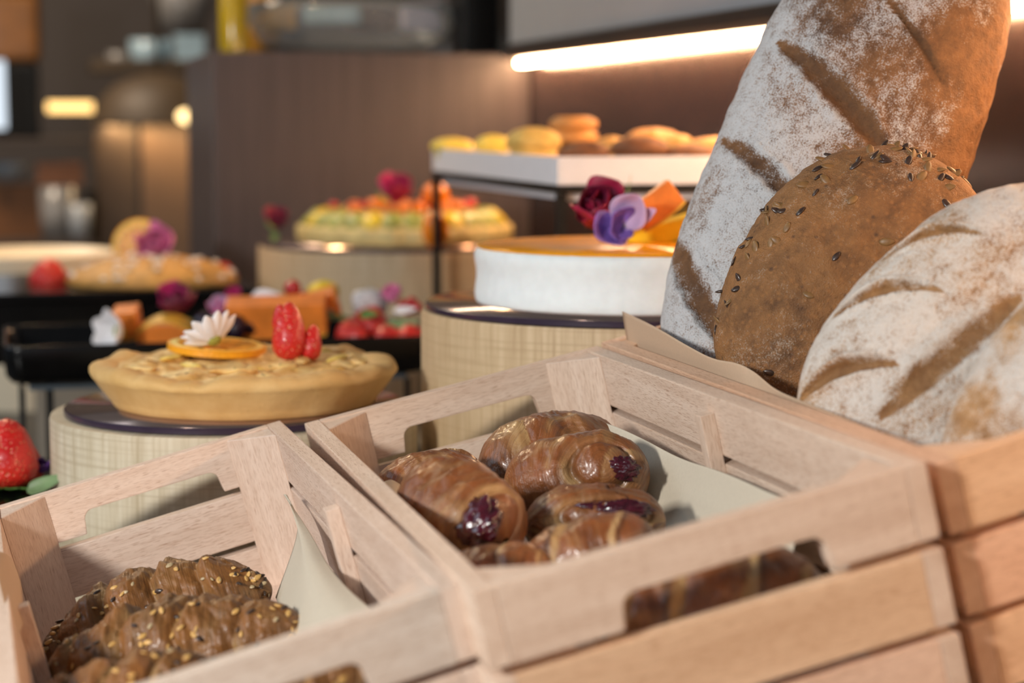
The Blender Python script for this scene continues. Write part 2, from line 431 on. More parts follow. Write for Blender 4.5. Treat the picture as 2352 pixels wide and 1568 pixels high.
# ================================================================== CRATES
CWID, CLEN, SH, SG, BT = .216, .533, .0363, .0050, .0105
CH = 3*SH + 2*SG
def rotm(a):
    a = [math.radians(x) for x in a]
    return Matrix.Rotation(a[2], 4, 'Z') @ Matrix.Rotation(a[1], 4, 'Y') @ Matrix.Rotation(a[0], 4, 'X')
CR = {}
KL, KR = .955, .970            # the outer two crates are slightly smaller than the middle one
for key, o, a, q in (('left', (-.0123, .8642, -.2674), (-.21, -14.65, 1.51), KL),
                     ('mid', (.1857, .8016, -.2003), (-.74, -12.92, -.39), 1),
                     ('right', (.4200, .8381, -.1609), (0, -14.08, .45), KR)):
    CR[key] = Matrix.Translation((o[0]*q, o[1]*q, o[2]*q+Z0)) @ rotm(a) @ Matrix.Scale(q, 4)
def crpt(k, x, y, z): return CR[k] @ Vector((x, y, z))
def notch_poly(l, h):
    a, b, d, r = .275*l, .775*l, .0165, .007
    p = [(0, 0), (a-.0015, 0)]
    for i in range(7):
        t = math.pi - i*math.pi/12; p.append((a+r+r*math.cos(t), d-r+r*math.sin(t)))
    for i in range(7):
        t = math.pi/2 - i*math.pi/12; p.append((b-r+r*math.cos(t), d-r+r*math.sin(t)))
    return p + [(b+.0015, 0), (l, 0), (l, h), (0, h)]
RX90 = Matrix(((1, 0, 0, 0), (0, 0, -1, 0), (0, 1, 0, 0), (0, 0, 0, 1)))
RZ90 = Matrix.Rotation(math.pi/2, 4, 'Z')
UPX = Matrix(((0, 1, 0, 0), (0, 0, 1, 0), (1, 0, 0, 0), (0, 0, 0, 1)))   # local X -> up
EL = CWID - 2*BT
def make_crate(key, label, tints):
    rt = thing('wooden_crate', label, 'crate', mw=CR[key], group='beech bread crates')
    rnd = random.Random(key)
    def tint(kind):
        b = tints.get(kind, tints['all']); j = rnd.uniform(-.05, .05)
        return tuple(max(0, x+j) for x in b)
    def shift(m):                                       # own grain for each board: slide the mesh along itself
        return m
    for i in range(3):
        z = -i*(SH+SG) - SH/2
        for s in (0, 1):
            me = box_me(CLEN, BT, SH, .0009)
            link('side_slat', me, BEECH, rt, Matrix.Translation((BT/2 if s == 0 else CWID-BT/2, CLEN/2, z)) @ RZ90, tint('side' if s else 'sideL'))
        for s in (0, 1):
            y1 = BT if s == 0 else CLEN
            if i == 0:
                me = prism_me(notch_poly(EL, SH), BT, .0008); nm = 'handle_slat'
            else:
                me = prism_me([(0, 0), (EL, 0), (EL, SH), (0, SH)], BT, .0008); nm = 'end_slat'
            link(nm, me, BEECH, rt, Matrix.Translation((BT, y1, z-SH/2)) @ RX90, tint(('front%d' % i) if s == 0 else 'back'))
    q = .032
    for sx in (0, 1):
        for sy in (0, 1):
            x0 = BT if sx == 0 else CWID-BT; y0 = BT if sy == 0 else CLEN-BT
            dx = q if sx == 0 else -q; dy = q if sy == 0 else -q
            # triangle in crate XY, extruded down; local X of the mesh is up
            poly = [(y0, 0), (y0+dy, 0), (y0, dx)]
            bm = bmesh.new()
            lo = [bm.verts.new((-CH+.004, a[0]*0 + (0 if k != 2 else dx), 0 if k != 1 else dy)) for k, a in enumerate(poly)]
            hi = [bm.verts.new((-.0012, v.co.y, v.co.z)) for v in lo]
            bm.faces.new(lo); bm.faces.new(hi)
            for k in range(3): bm.faces.new((lo[k], lo[(k+1) % 3], hi[(k+1) % 3], hi[k]))
            bmesh.ops.recalc_face_normals(bm, faces=bm.faces[:])
            bmesh.ops.bevel(bm, geom=bm.edges[:], offset=.0006, segments=1, affect='EDGES')
            link('corner_post', bm_mesh(bm), BEECH, rt, Matrix.Translation((x0, y0, 0)) @ UPX, tint('post'))
    for s in (0, 1):
        x = BT+.0045 if s == 0 else CWID-BT-.0045
        me = box_me(CH-.012, .012, .009, .0007)
        # local X up, Y -> crate X, Z -> crate Y
        link('batten', box_me(CH-.014, .009, .011, .0007), BEECH, rt, Matrix.Translation((x, CLEN*.5, -(CH-.014)/2-.010)) @ UPX, tint('post'))
    link('base_board', box_me(CLEN-2*BT-.001, EL-.001, .006, .0006), BEECH, rt, Matrix.Translation((CWID/2, CLEN/2, -.0885 if key == 'mid' else -CH+.004)) @ RZ90, tint('all'))
    return rt
make_crate('left', 'beech crate of seeded croissants, leftmost of the three crates', dict(all=(1.06, 1.03, 1.02), front0=(1.0, 1.05, 1.08), sideL=(1., .95, .92)))
make_crate('mid', 'beech crate of cherry filled pastries, between the other two crates', dict(all=(1.05, 1.02, .98), front0=(1.02, 1.0, .97), front1=(1.10, .95, .76), front2=(1.08, .95, .86)))
make_crate('right', 'beech crate of floured loaves, right of the pastry crate', dict(all=(1.12, .95, .78), front0=(1.16, .94, .70), front1=(1.16, .88, .70), front2=(1.22, .98, .74), sideL=(.98, .80, .66)))
# stepped riser the crates rest on
bm = bmesh.new()
for k in ('left', 'mid', 'right'):
    top = [crpt(k, x, y, -CH-.0005) for x, y in ((.006, .01), (CWID-.006, .01), (CWID-.006, CLEN-.01), (.006, CLEN-.01))]
    tv = [bm.verts.new(p) for p in top]; lv = [bm.verts.new((p.x, p.y, CT)) for p in top]
    bm.faces.new(tv); bm.faces.new(list(reversed(lv)))
    for i in range(4): bm.faces.new((tv[i], lv[i], lv[(i+1) % 4], tv[(i+1) % 4]))
bmesh.ops.recalc_face_normals(bm, faces=bm.faces[:])
setp(link('display_riser', bm_mesh(bm), BLACKM), 'black sloped display riser carrying the three wooden crates', 'riser')

# ================================================================== PASTRIES
def croissant(L, R, nseg=7, curv=.0, p=2.4, q=.55, step=.13, skew=.25, seed=0, dents=(), flat=.62, nu=150, nt=96, rough=.035, squash=1.0, pale=.9, swirl=None, band=0):
    V, U, K = [], [], []
    rs = np.random.RandomState(seed); off = Vector((seed*3.1, seed*1.7, seed*.3))
    jit = rs.uniform(-.18, .18, 40)
    for i in range(nu+1):
        uu = -1 + 2*i/nu; u = math.sin(uu*math.pi/2)*.75 + uu*.25
        for k in range(nt):
            t = 2*math.pi*k/nt
            env = max(0, 1-abs(u)**p)**q
            w = u*nseg/2 + skew*math.sin(t+seed) + .12*fbm(Vector((u*3, math.cos(t), math.sin(t)))+off, 2) + .5
            seg = math.floor(w); fr = w-seg
            if w > .5: fr2 = 1-fr                          # steps fall towards each end
            else: fr2 = fr
            centre = (seg == 0)
            prof = (math.sin(math.pi*fr)**.6 if centre else (fr2**.5)*min(1, (1-fr2)*4.5))
            r = R*env*(1 - step + step*1.5*prof + jit[(seg+20) % 40]*.25)
            gro = 0 if centre else math.exp(-((1-fr2)/.13)**1.5)*max(0, min(1, .55+1.6*n3(Vector((math.cos(t)*1.6, math.sin(t)*1.6, seg*3.1+seed)))))
            r *= 1 + rough*fbm(Vector((u*L*32, math.cos(t)*1.5, math.sin(t)*1.5))+off, 5) + rough*.25*n3(Vector((u*L*170, math.cos(t)*6, math.sin(t)*6))+off)
            ex = 0; pl = gro*pale + .35*max(0, fbm(Vector((u*5, math.cos(t)*1.2, math.sin(t)*1.2+seed)), 3))
            for (u0, t0, ru, rt_, dep) in dents:
                dt = (t-t0+math.pi) % (2*math.pi)-math.pi
                dd = math.hypot((u-u0)/ru, dt/rt_)
                if dd < 1.6:
                    r += -dep*math.exp(-(dd*1.5)**2) + dep*.55*math.exp(-((dd-1.05)/.22)**2)
                    pl = max(pl, .8*math.exp(-((dd-.75)/.22)**2)*(.45-.55*(u-u0)/max(1e-6, dd*ru)))
            if band and not centre:
                pl = max(pl, .85*math.exp(-(((1-fr2)-.13)/.10)**2)); ex = .75*math.exp(-(((1-fr2)-.30)/.06)**2)
            uvp = (u*L/2, t*R)
            if swirl:
                u0, t0, ru, rt_, dep = swirl
                dt = (t-t0+math.pi) % (2*math.pi)-math.pi
                wob = 1+.16*n3(Vector((u*2.2, math.cos(t)*1.5, math.sin(t)*1.5))+off)
                dd = math.hypot((u-u0)/ru, dt/rt_)*wob
                an = math.atan2(dt/rt_, (u-u0)/ru)
                uvp = (dd*.021, an*.012)
                r += dep*(math.exp(-(dd/.80)**4) - .9*math.exp(-((dd-1.02)/.13)**2) + .25*math.exp(-((dd-1.65)/.22)**2))
                side = .5-.5*math.cos(an+.5)             # strongest on the far side of the jam
                lo = max(0., min(1., .5+1.3*n3(Vector((an*1.3, dd, seed*1.7)))))
                pl = max(pl, .95*math.exp(-((dd-1.18)/.20)**2)*side*(.35+.65*lo), .55*math.exp(-((dd-1.9)/.16)**2)*lo)
                if dd < .95: pl *= .4
                ex = max(ex, .45*math.exp(-((dd-.98)/.06)**2)*side)
            y = r*math.cos(t); z = r*math.sin(t)*squash
            if z < -flat*R: z = -flat*R + (z+flat*R)*.2
            y += curv*u*u
            V.append((u*L/2, y, z)); U.append(uvp)
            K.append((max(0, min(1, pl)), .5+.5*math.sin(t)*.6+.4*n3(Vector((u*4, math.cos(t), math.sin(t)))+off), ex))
    Fs = []
    for i in range(nu):
        for k in range(nt):
            k2 = (k+1) % nt; Fs.append((i*nt+k, i*nt+k2, (i+1)*nt+k2, (i+1)*nt+k))
    me = mesh(V, Fs, U, K)
    return me
def surf(me, nt, iu, it):
    v = me.vertices[iu*nt+it]; return v.co.copy(), v.normal.copy()
def jam_blob(me, parent, u0i, t0i, nt, sx, sy, sz, ang=0, seed=1):
    co, no = surf(me, nt, u0i, t0i % nt)
    o = link('jam_filling', blob(sx, sy, sz, .35, 14, seed, 4), JAM, parent, frame((1, 0, 0), no, co - no*sz*.35) @ Matrix.Rotation(ang, 4, 'Z'))
    link('jam_drip', blob(sx*.62, sy*.6, sz*.8, .35, 14, seed+9, 3), JAM, parent, frame((1, 0, 0), no, co - no*sz*.45) @ Matrix.Rotation(ang, 4, 'Z') @ Matrix.Translation((-sx*.95, sy*.25, 0)))
    return o
def pastry(label, px, py, d, ax, up, L, R, dents=(), jam=(), seed=0, nseg=5, **kw):
    """ax, up given in camera right/up/forward components"""
    mw = frame(camdir(*ax), camdir(*up), at(px, py, d))
    t = thing('cherry_pastry', label, 'pastry', mw=mw, group='cherry pastries in the middle crate')
    me = croissant(L, R, nseg=nseg, p=kw.pop('p', 3.4), q=kw.pop('q', .5), step=kw.pop('step', .035), skew=kw.pop('skew', .35), seed=seed, dents=dents, nu=140, nt=96, rough=.075, **kw)
    link('pastry_body', me, PASTRY, t)
    for (u, th, sx, sy, sz, an) in jam:
        uu = 0
        # find row index for u
        best = min(range(141), key=lambda i: abs(me.vertices[i*96].co.x - u*L/2))
        jam_blob(me, t, best, int(round(th/(2*math.pi)*96)), 96, sx, sy, sz, an, seed+3)
    return t
HP = math.pi/2
# local axes: X along the roll, Z = up vector given; theta 90deg faces +Z, 0 faces +Y
pastry('large glossy cherry pastry at the back right, highest in the middle crate', 1268, 1066, 1.275, (1, .10, .25), (0, .85, -.5), .102, .0345, seed=3, nseg=1, curv=-.006, p=2.8, swirl=(.25, 2.9, .34, .75, .002))
pastry('cherry pastry with pale seam and jam at its right end, on the back right one', 1325, 1100, 1.20, (1, .12, -.12), (-.05, .80, -.6), .090, .0275, seed=5, nseg=1, p=2.7,
       swirl=(.42, 2.12, .38, .70, .0042), jam=((.66, 2.32, .0120, .0068, .0042, -.25),))
pastry('cherry pastry half hidden at the back left corner of the crate', 988, 1128, 1.215, (1, .22, .1), (0, .8, -.6), .074, .0260, seed=8, nseg=1, p=2.6, swirl=(.1, 2.5, .36, .55, .003))
pastry('round ended cherry pastry with jam on its end, front left in the crate', 1056, 1186, 1.09, (.60, -.30, -.60), (.1, .9, -.3), .078, .0290, seed=11, nseg=1,
       swirl=(.92, 1.9, .30, 1.15, .0045), jam=((.84, 2.40, .0135, .0140, .0060, .4),), p=3.2)
pastry('flat cherry pastry with a long jam slit, right of the round ended one', 1366, 1204, 1.115, (1, .04, .05), (0, .80, -.6), .081, .0225, seed=13, nseg=1, p=2.7,
       swirl=(.10, 2.15, .62, .42, .0034), jam=((.34, 2.08, .0165, .0056, .0036, -.05),))
pastry('brown cherry pastry with a pale diagonal band, just behind the front board', 1352, 1288, 1.02, (1, .27, .0), (0, .8, -.6), .076, .0235, seed=17, nseg=3, p=2.6, band=1)
pastry('cherry pastry deep in shade at the front left of its crate', 1150, 1345, 1.01, (1, .12, -.3), (0, .85, -.5), .062, .0215, seed=19, nseg=3)
pastry('striped cherry pastry seen through the handle hole of the front board', 1625, 1400, .93, (1, .25, .06), (0, .7, -.7), .112, .0255, seed=23, nseg=4, step=.06, band=1)

# seeded croissants
def seed_me(l, w, h):
    bm = bmesh.new(); bmesh.ops.create_icosphere(bm, subdivisions=2, radius=1)
    for v in bm.verts:
        k = 1 - .35*max(0, v.co.x)**1.5
        v.co = Vector((v.co.x*l, v.co.y*w*k, v.co.z*h*k))
    return bm_mesh(bm, True)
SEEDS = []
for nm, m, l, w, h in (('golden_flax_seed', SEED_GOLD, .0027, .0015, .0007), ('dark_flax_seed', SEED_DARK, .0027, .0014, .0007), ('sesame_seed', SEED_PALE, .0021, .0012, .0006)):
    me = seed_me(l, w, h); me.materials.append(m); SEEDS.append((nm, me))
def scatter_seeds(me, parent, n, seed, accept, wts=(.5, .32, .18), ctr=None, proto=SEEDS):
    rs = random.Random(seed); vs = me.vertices; k = 0; tries = 0; centers = []
    for _ in range(7): 
        centers.append(vs[rs.randrange(len(vs))].co.copy())
    while k < n and tries < n*60:
        tries += 1
        v = vs[rs.randrange(len(vs))]
        if not accept(v): continue
        if rs.random() < .35 and min((v.co-c).length for c in centers) > .018: continue
        nm, sm = proto[rs.choices(range(len(proto)), wts)[0]]
        a = rs.uniform(0, 6.28); no = (v.normal + Vector((rs.uniform(-.3, .3), rs.uniform(-.3, .3), rs.uniform(-.3, .3)))).normalized()
        o = bpy.data.objects.new(nm, sm); COL.objects.link(o); o.parent = parent
        sc = rs.uniform(.85, 1.2)
        o.matrix_local = frame(Vector((math.cos(a), math.sin(a), .1)), no, v.co + v.normal*.0003) @ Matrix.Scale(sc, 4)
        k += 1
def seeded(label, px, py, d, ax, up, L, R, seed, curv=.01, nseeds=96, nseg=5, cam_up=(0, .8, -.5)):
    mw = frame(camdir(*ax), camdir(*up), at(px, py, d*KL)) @ Matrix.Scale(KL, 4)
    t = thing('seeded_croissant', label, 'croissant', mw=mw, group='seeded croissants in the left crate')
    me = croissant(L, R, nseg=nseg, p=2.3, q=.58, step=.19, skew=.3, seed=seed, curv=curv, nu=220, nt=140, rough=.12, pale=.95)
    body = link('croissant_body', me, PASTRY_DARK, t)
    vd = (mw.to_3x3().inverted() @ (Vector((0, 0, Z0)) - mw.translation)).normalized()
    scatter_seeds(me, t, nseeds, seed, lambda v: v.normal.z > .05 and v.normal.dot(vd) > .42)
    return t
seeded('brown seeded croissant against the far side, behind the other in its crate', 352, 1418, 1.245, (1, .36, .10), (-.1, .85, -.5),   .155, .0325, 31, -.012)
seeded('brown seeded croissant stretching across the middle of the left crate', 410, 1503, 1.14, (1, .22, -.10), (0, .80, -.6), .170, .0330, 37, -.008)
seeded('seeded croissant low at the front, seen through the left handle hole', 640, 1630, .97, (1, .25, .0), (0, .8, -.6), .125, .027, 41, -.006, 60)
seeded('seeded croissant at the very bottom edge, in front of the long one', 330, 1630, 1.02, (1, .1, .1), (0, .8, -.6), .120, .028, 43, .004, 60)

# ================================================================== LOAVES
def loaf(hl, hw, ht, p=2.5, q=.42, seed=0, slashes=(), flour=lambda x, y, z: .5, nu=220, nt=200, back=.55, rough=.05, bend=0, lump=.03, fine=.012):
    """X long axis, Z towards the room (crown), slashes: (x0,y0,x1,y1,width,depth,bow)"""
    V, U, K = [], [], []; off = Vector((seed*2.3, seed*.9, seed*1.1))
    for i in range(nu+1):
        uu = -1+2*i/nu; u = math.sin(uu*math.pi/2)*.8+uu*.2
        env = max(0, 1-abs(u)**p)**q
        for k in range(nt):
            t = 2*math.pi*k/nt; c, s = math.cos(t), math.sin(t)
            e = 2/2.3
            y = hw*env*math.copysign(abs(c)**e, c); z = ht*env**.8*math.copysign(abs(s)**e, s)
            if z < 0: z *= back
            x = u*hl
            n = fbm(Vector((x*9, y*9, z*9))+off, 4); n2 = fbm(Vector((x*45, y*45, z*45))+off, 3)
            k2 = 1+lump*n+fine*n2+fine*.5*n3(Vector((x*170, y*170, z*170))+off); y *= k2; z *= k2; y += bend*u*u
            fl = flour(x, y, z); ex = 0; sl = 0
            if z > 0:
                for (x0, y0, x1, y1, wd, dp, bow) in slashes:
                    dx, dy = x1-x0, y1-y0; LL = math.hypot(dx, dy); tx, ty = dx/LL, dy/LL
                    a = (x-x0)*tx+(y-y0)*ty; bb = -(x-x0)*ty+(y-y0)*tx - bow*4*(a/LL)*(1-a/LL)
                    if -.01 < a < LL+.01:
                        taper = max(0., math.sin(math.pi*max(0, min(1, (a+.004)/(LL+.008)))))**.5
                        wv = wd*taper*(1+.25*n3(Vector((a*90, seed, bb*20))))+1e-5
                        q1 = bb/wv
                        if abs(q1) < 1.7:
                            g = math.exp(-(q1/.75)**4)
                            z -= dp*g*taper; z += dp*.45*taper*math.exp(-((abs(q1)-1.15)/.3)**2)
                            sl = max(sl, g*taper); fl -= 1.30*g*(.80+.5*n3(Vector((a*60, bb*60, seed))))
                            ex = max(ex, .55*math.exp(-((q1+.9)/.16)**2)*taper*(.4+.9*abs(n3(Vector((a*120, 3, seed))))))
            V.append((x, y, z)); U.append((x, t*hw)); K.append((sl, max(-.6, min(1, fl)), ex))
    Fs = [(i*nt+k, i*nt+(k+1) % nt, (i+1)*nt+(k+1) % nt, (i+1)*nt+k) for i in range(nu) for k in range(nt)]
    a = mesh(V, Fs, U, np.array(K)); return a
def loc2(px, py, cx, cy, d, ax):
    ux, uy = ax; n = math.hypot(ux, uy); ux /= n; uy /= n
    dx, dy = (px-cx)*d/F, -(py-cy)*d/F
    return (dx*ux+dy*uy, -dx*uy+dy*ux)

def big_flour(x, y, z):
    n = fbm(Vector((x*16+4, y*30, z*22)), 5)
    right = max(0, min(1, (-y-.030)/.035))           # bare crust towards the wall side
    top = max(0, min(1, (x-.00)/.10))
    low = max(0, min(1, (y-.005-.30*x)/.05))
    return .40 + .50*low - .34*right*(1 if x > -.10 else .6) - .14*top + (.72-.40*low)*n
cx_, cy_, dd_ = 1925, 376, 1.405
ax_ = (.41, .91)
def S2(a, b, w, dp, bow=0, c=(cx_, cy_, dd_, ax_)):
    return (*loc2(*a, *c), *loc2(*b, *c), w, dp, bow)
t = thing('rustic_loaf', 'tall floured dark crusted loaf leaning upright, biggest of the breads', 'bread',
          mw=frame(camdir(.41, .91, .16), camdir(-.15, .12, -1), at(cx_, cy_, dd_*KR)) @ Matrix.Scale(KR, 4), group='loaves in the right crate')
link('crust', loaf(.212, .0872, .058, 2.9, .42, 2, [S2((1545, 560), (1668, 835), .0110, .0060, -.004), S2((1668, 345), (1822, 530), .0080, .0055, .002), S2((1800, 130), (2020, 420), .0100, .0060, .003), S2((2030, 40), (2155, 260), .0032, .0035, .002)], big_flour), BREAD_BIG, t)

def seed_flour(x, y, z): return .02+.35*fbm(Vector((x*30, y*30, z*30+5)), 4)
c2 = (1958, 672, 1.275, (.62, .78))
t = thing('seeded_loaf', 'brown seed studded oval loaf without flour, between two floured loaves', 'bread',
          mw=frame(camdir(.62, .78, .12), camdir(-.12, .25, -1), at(c2[0], c2[1], c2[2]*KR)) @ Matrix.Scale(KR, 4), group='loaves in the right crate')
me_ = loaf(.103, .0775, .050, 2.3, .46, 5, [], seed_flour, back=.6, lump=.07, fine=.022)
link('crust', me_, BREAD_SEED, t)
SEEDB = [('sunflower_seed', seed_me(.0042, .0021, .0010)), ('pumpkin_seed', seed_me(.0046, .0026, .0010))]
SEEDB[0][1].materials.append(SEED_DARK); SEEDB[1][1].materials.append(plain('toasted_seed', (.20, .105, .035), .45, .25, 200))
scatter_seeds(me_, t, 66, 5, lambda v: v.co.z > .004 and (v.co.y > .052 or (v.co.x > .060 and v.co.y > -.02)), (.55, .45), proto=SEEDB)
scatter_seeds(me_, t, 30, 6, lambda v: v.co.z > .02, (.2, .8), proto=SEEDB)

def pale_flour(x, y, z):
    return .84 + .50*fbm(Vector((x*20+9, y*26, z*20)), 3)
c3 = (2228, 800, 1.13, (.72, .69))
def S3(a, b, w, dp, bow=0): return (*loc2(*a, *c3), *loc2(*b, *c3), w, dp, bow)
t = thing('small_floured_loaf', 'pale floured loaf with curved slashes, in front of the seeded loaf', 'bread',
          mw=frame(camdir(.72, .69, .05), camdir(-.18, .45, -.85), at(c3[0], c3[1], c3[2]*KR)) @ Matrix.Scale(KR, 4), group='loaves in the right crate')
link('crust', loaf(.112, .0735, .052, 2.4, .46, 9, [S3((2062, 606), (2262, 590), .0048, .0075, .007), S3((1940, 742), (2172, 730), .0052, .0075, .007), S3((1850, 935), (2070, 900), .0058, .0070, .006), S3((2050, 1010), (2345, 770), .0095, .0050, .0)], pale_flour), BREAD_PALE, t)
c4 = (2475, 985, 1.03, (.5, .86))
t = thing('floured_loaf', 'floured loaf cut off by the right edge of the picture', 'bread',
          mw=frame(camdir(.5, .86, .05), camdir(-.3, .4, -.85), at(c4[0], c4[1], c4[2]*KR)) @ Matrix.Scale(KR, 4), group='loaves in the right crate')
link('crust', loaf(.085, .062, .045, 2.4, .46, 12, [], lambda x, y, z: .66+.7*fbm(Vector((x*24, y*24, z*24+2)), 3)), BREAD_PALE, t)

# ================================================================== PAPER LINERS
def paper(label, rows, m, n=8, wob=.0012, seed=0):
    me = sheet(rows, n, .0005, wob, seed)
    return setp(link('paper_liner', me, m), label, 'paper', 'paper liners in the crates')
def atX(k, px, py, xl):
    """where the line of sight meets the plane x = xl of a crate"""
    Mi = CR[k].inverted(); o = Mi @ Vector((0, 0, Z0)); d = Mi.to_3x3() @ ray(px, py)
    return CR[k] @ (o + d*((xl-o.x)/d.x))
paper('pale paper liner curling off the inner right side of the left crate',
      [[at(654, 1134, 1.325*KL), at(700, 1204, 1.25*KL), at(768, 1312, 1.15*KL), at(858, 1402, 1.06*KL)],
       [at(662, 1142, 1.31*KL), at(692, 1230, 1.225*KL), at(738, 1330, 1.135*KL), at(812, 1430, 1.05*KL)],
       [at(684, 1218, 1.27*KL), at(692, 1298, 1.185*KL), at(716, 1390, 1.11*KL), at(775, 1475, 1.04*KL)],
       [at(634, 1372, 1.25*KL), at(655, 1425, 1.17*KL), at(680, 1480, 1.10*KL), at(720, 1530, 1.03*KL)]], PAPER, seed=1)
paper('brown paper liner edge standing at the far left of the left crate',
      [[at(-14, 1262, 1.16*KL), at(-2, 1330, 1.12*KL), at(14, 1400, 1.08*KL), at(16, 1480, 1.04*KL), at(20, 1600, .99*KL)],
       [at(14, 1270, 1.17*KL), at(24, 1330, 1.14*KL), at(34, 1400, 1.10*KL), at(30, 1480, 1.05*KL), at(44, 1600, 1.0*KL)],
       [at(28, 1282, 1.20*KL), at(48, 1338, 1.16*KL), at(54, 1420, 1.12*KL), at(46, 1465, 1.07*KL), at(72, 1600, 1.02*KL)]], KRAFT, wob=.0008, seed=4)
tp = [(1338, 957), (1414, 978), (1541, 1042), (1637, 1074), (1764, 1128), (1850, 1152)]
tq = [atX('mid', x, y, CWID-xw) for (x, y), xw in zip(tp, (.046, .036, .024, .0215, .0215, .0215))]; tl = [CR['mid'].inverted() @ q for q in tq]
paper('pale paper liner along the inner right side of the pastry crate',
      [[q for q in tq]] + [[crpt('mid', l.x-dx, l.y, max(l.z-dz, -.0845)) for l in tl] for dx, dz in ((.008, .016), (.020, .034), (.060, .056))],
      PAPER, wob=.0012, seed=7)
paper('small white paper liner flap at the inner left side of the pastry crate',
      [[at(868, 1112, 1.165), at(896, 1101, 1.17), at(918, 1111, 1.175)], [at(880, 1140, 1.155), at(908, 1130, 1.16), at(930, 1148, 1.165)],
       [at(905, 1200, 1.13), at(925, 1190, 1.14), at(945, 1200, 1.145)]], PAPER, wob=.0004, seed=9)
tp = [(1431, 715), (1509, 752), (1573, 790), (1637, 822), (1694, 834), (1733, 854), (1780, 892), (1844, 921), (1960, 968), (2080, 1010)]
bt = [(1452, 850), (1520, 870), (1573, 890), (1637, 915), (1694, 940), (1733, 960), (1780, 980), (1844, 1000), (1960, 1050), (2080, 1100)]
xo = [.018, .017, .017, .017, .019, .021, .018, .0155, .015, .015]
paper('tan paper liner with a pointed corner, beside the leaning floured loaf',
      [[atX('right', x, y, o) for (x, y), o in zip(tp, xo)],
       [atX('right', (x+u)/2, (y+v)/2, .0165) for (x, y), (u, v) in zip(tp, bt)],
       [atX('right', x, y, .0155) for x, y in bt]], KRAFT, n=6, wob=.0004, seed=12)

# ================================================================== DRUMS AND CAKES
def drum(label, px, py, d, r, tint=(1, 1, 1)):
    c = at(px, py, d); h = c.z-CT
    pr = [(r*.985, 0), (r, .002), (r, h-.003), (r*.994, h)]
    o = link('wooden_drum', sharp(lathe(pr, 128)), VENEER, None, Matrix.Translation((c.x, c.y, CT)), tint)
    setp(o, label, 'stand', 'wooden drum stands'); return c
def plate(label, c, r, th=.0055):
    t = thing('round_plate', label, 'plate', c, 'bronze mirror plates')
    link('plate_rim', sharp(lathe([(r-.0015, 0), (r, .001), (r, th-.0008), (r-.0008, th-.0001)], 128)), PLUM, t)
    link('mirror_top', lathe([(r-.0012, 0), (r-.0012, .0003)], 128), MIRROR, t, Matrix.Translation((0, 0, th-.0001)))
    return c + Vector((0, 0, th+.0003))
d1 = drum('pale wooden drum under the apple tart', 541, 940, 1.54, .1427)
p1 = plate('bronze mirror plate with plum edge under the apple tart', d1, .1318)
d2 = drum('wooden drum under the white frosted cake', 1465, 705, 1.60, .177, (.95, .81, .66))
p2 = plate('bronze mirror plate under the white frosted cake', d2, .1733)
d3 = drum('wooden drum under the fruit tart, farthest of the drums', 900, 562, 2.70, .183, (.92, .80, .68))
p3 = plate('dark mirror plate under the fruit tart at the back', d3, .179)

# apple tart
Q1 = 1.54/1.76
tc = at(565, 930, 1.54); tc.z = p1.z
t = thing('apple_tart', 'golden deep apple tart topped with orange, daisy and strawberry', 'tart', mw=Matrix.Translation(tc) @ Matrix.Scale(Q1, 4))
def rimf(r, z, a, i):
    k = 1 + .010*fbm(Vector((math.cos(a)*2.2, math.sin(a)*2.2, z*30)), 3) + .004*n3(Vector((math.cos(a)*9, math.sin(a)*9, z*60)))
    f = max(0, (z-.024)/.016)
    return r*(k+.012*f*n3(Vector((math.cos(a)*4, math.sin(a)*4, 7)))), z + f*(.0075*fbm(Vector((math.cos(a)*2.9+5, math.sin(a)*2.9, 1)), 4))
prof = [(.05, .0), (.112, .0), (.1165, .0015), (.1185, .006)]
prof += [(.1185+.0165*s, .006+.021*s) for s in (.2, .4, .6, .8, .95)]
prof += [(.1352, .0270), (.1364, .0300), (.1360, .0335), (.1335, .0362), (.1290, .0378), (.1230, .0382), (.116, .0370), (.110, .0340)]
def tmask(r, z, a, i): return (0, max(0, min(1, (z-.031)/.004))*(.25+.5*max(0, fbm(Vector((math.cos(a)*5, math.sin(a)*5, 2)), 3))), 0)
link('crust', lathe(prof, 200, rimf, True, False, tmask), CRUST, t)
V, Fs, K = [], [], []
nr, na = 60, 160
for i in range(nr+1):
    r = .1235*i/nr
    for k in range(na):
        a = 2*math.pi*k/na; x, y = r*math.cos(a), r*math.sin(a)
        z = .0365+.0055*fbm(Vector((x*30, y*30, 4)), 3)+.0022*abs(n3(Vector((x*75, y*75, 9))))-.004*max(0, (r-.108)/.0155)
        V.append((x, y, z)); K.append((0, 0, 0))
Fs = [(i*na+k, (i+1)*na+k, (i+1)*na+(k+1) % na, i*na+(k+1) % na) for i in range(nr) for k in range(na)]
link('apple_filling', mesh(V, Fs, None, K), APPLE, t)
rs = random.Random(3)
for k in range(17):
    a = k*2.4+rs.uniform(-.3, .3); r = rs.uniform(.050, .108)
    m = blob(rs.uniform(.014, .022), rs.uniform(.006, .009), .0030, .2, 8, k, 3)
    link('apple_slice', m, APPLE if k % 3 else APPLEY, t, Matrix.Translation((r*math.cos(a), r*math.sin(a), .0375+rs.uniform(-.001, .002))) @ Matrix.Rotation(a+1.57+rs.uniform(-.5, .5), 4, 'Z') @ Matrix.Rotation(rs.uniform(-.3, .3), 4, 'X'))

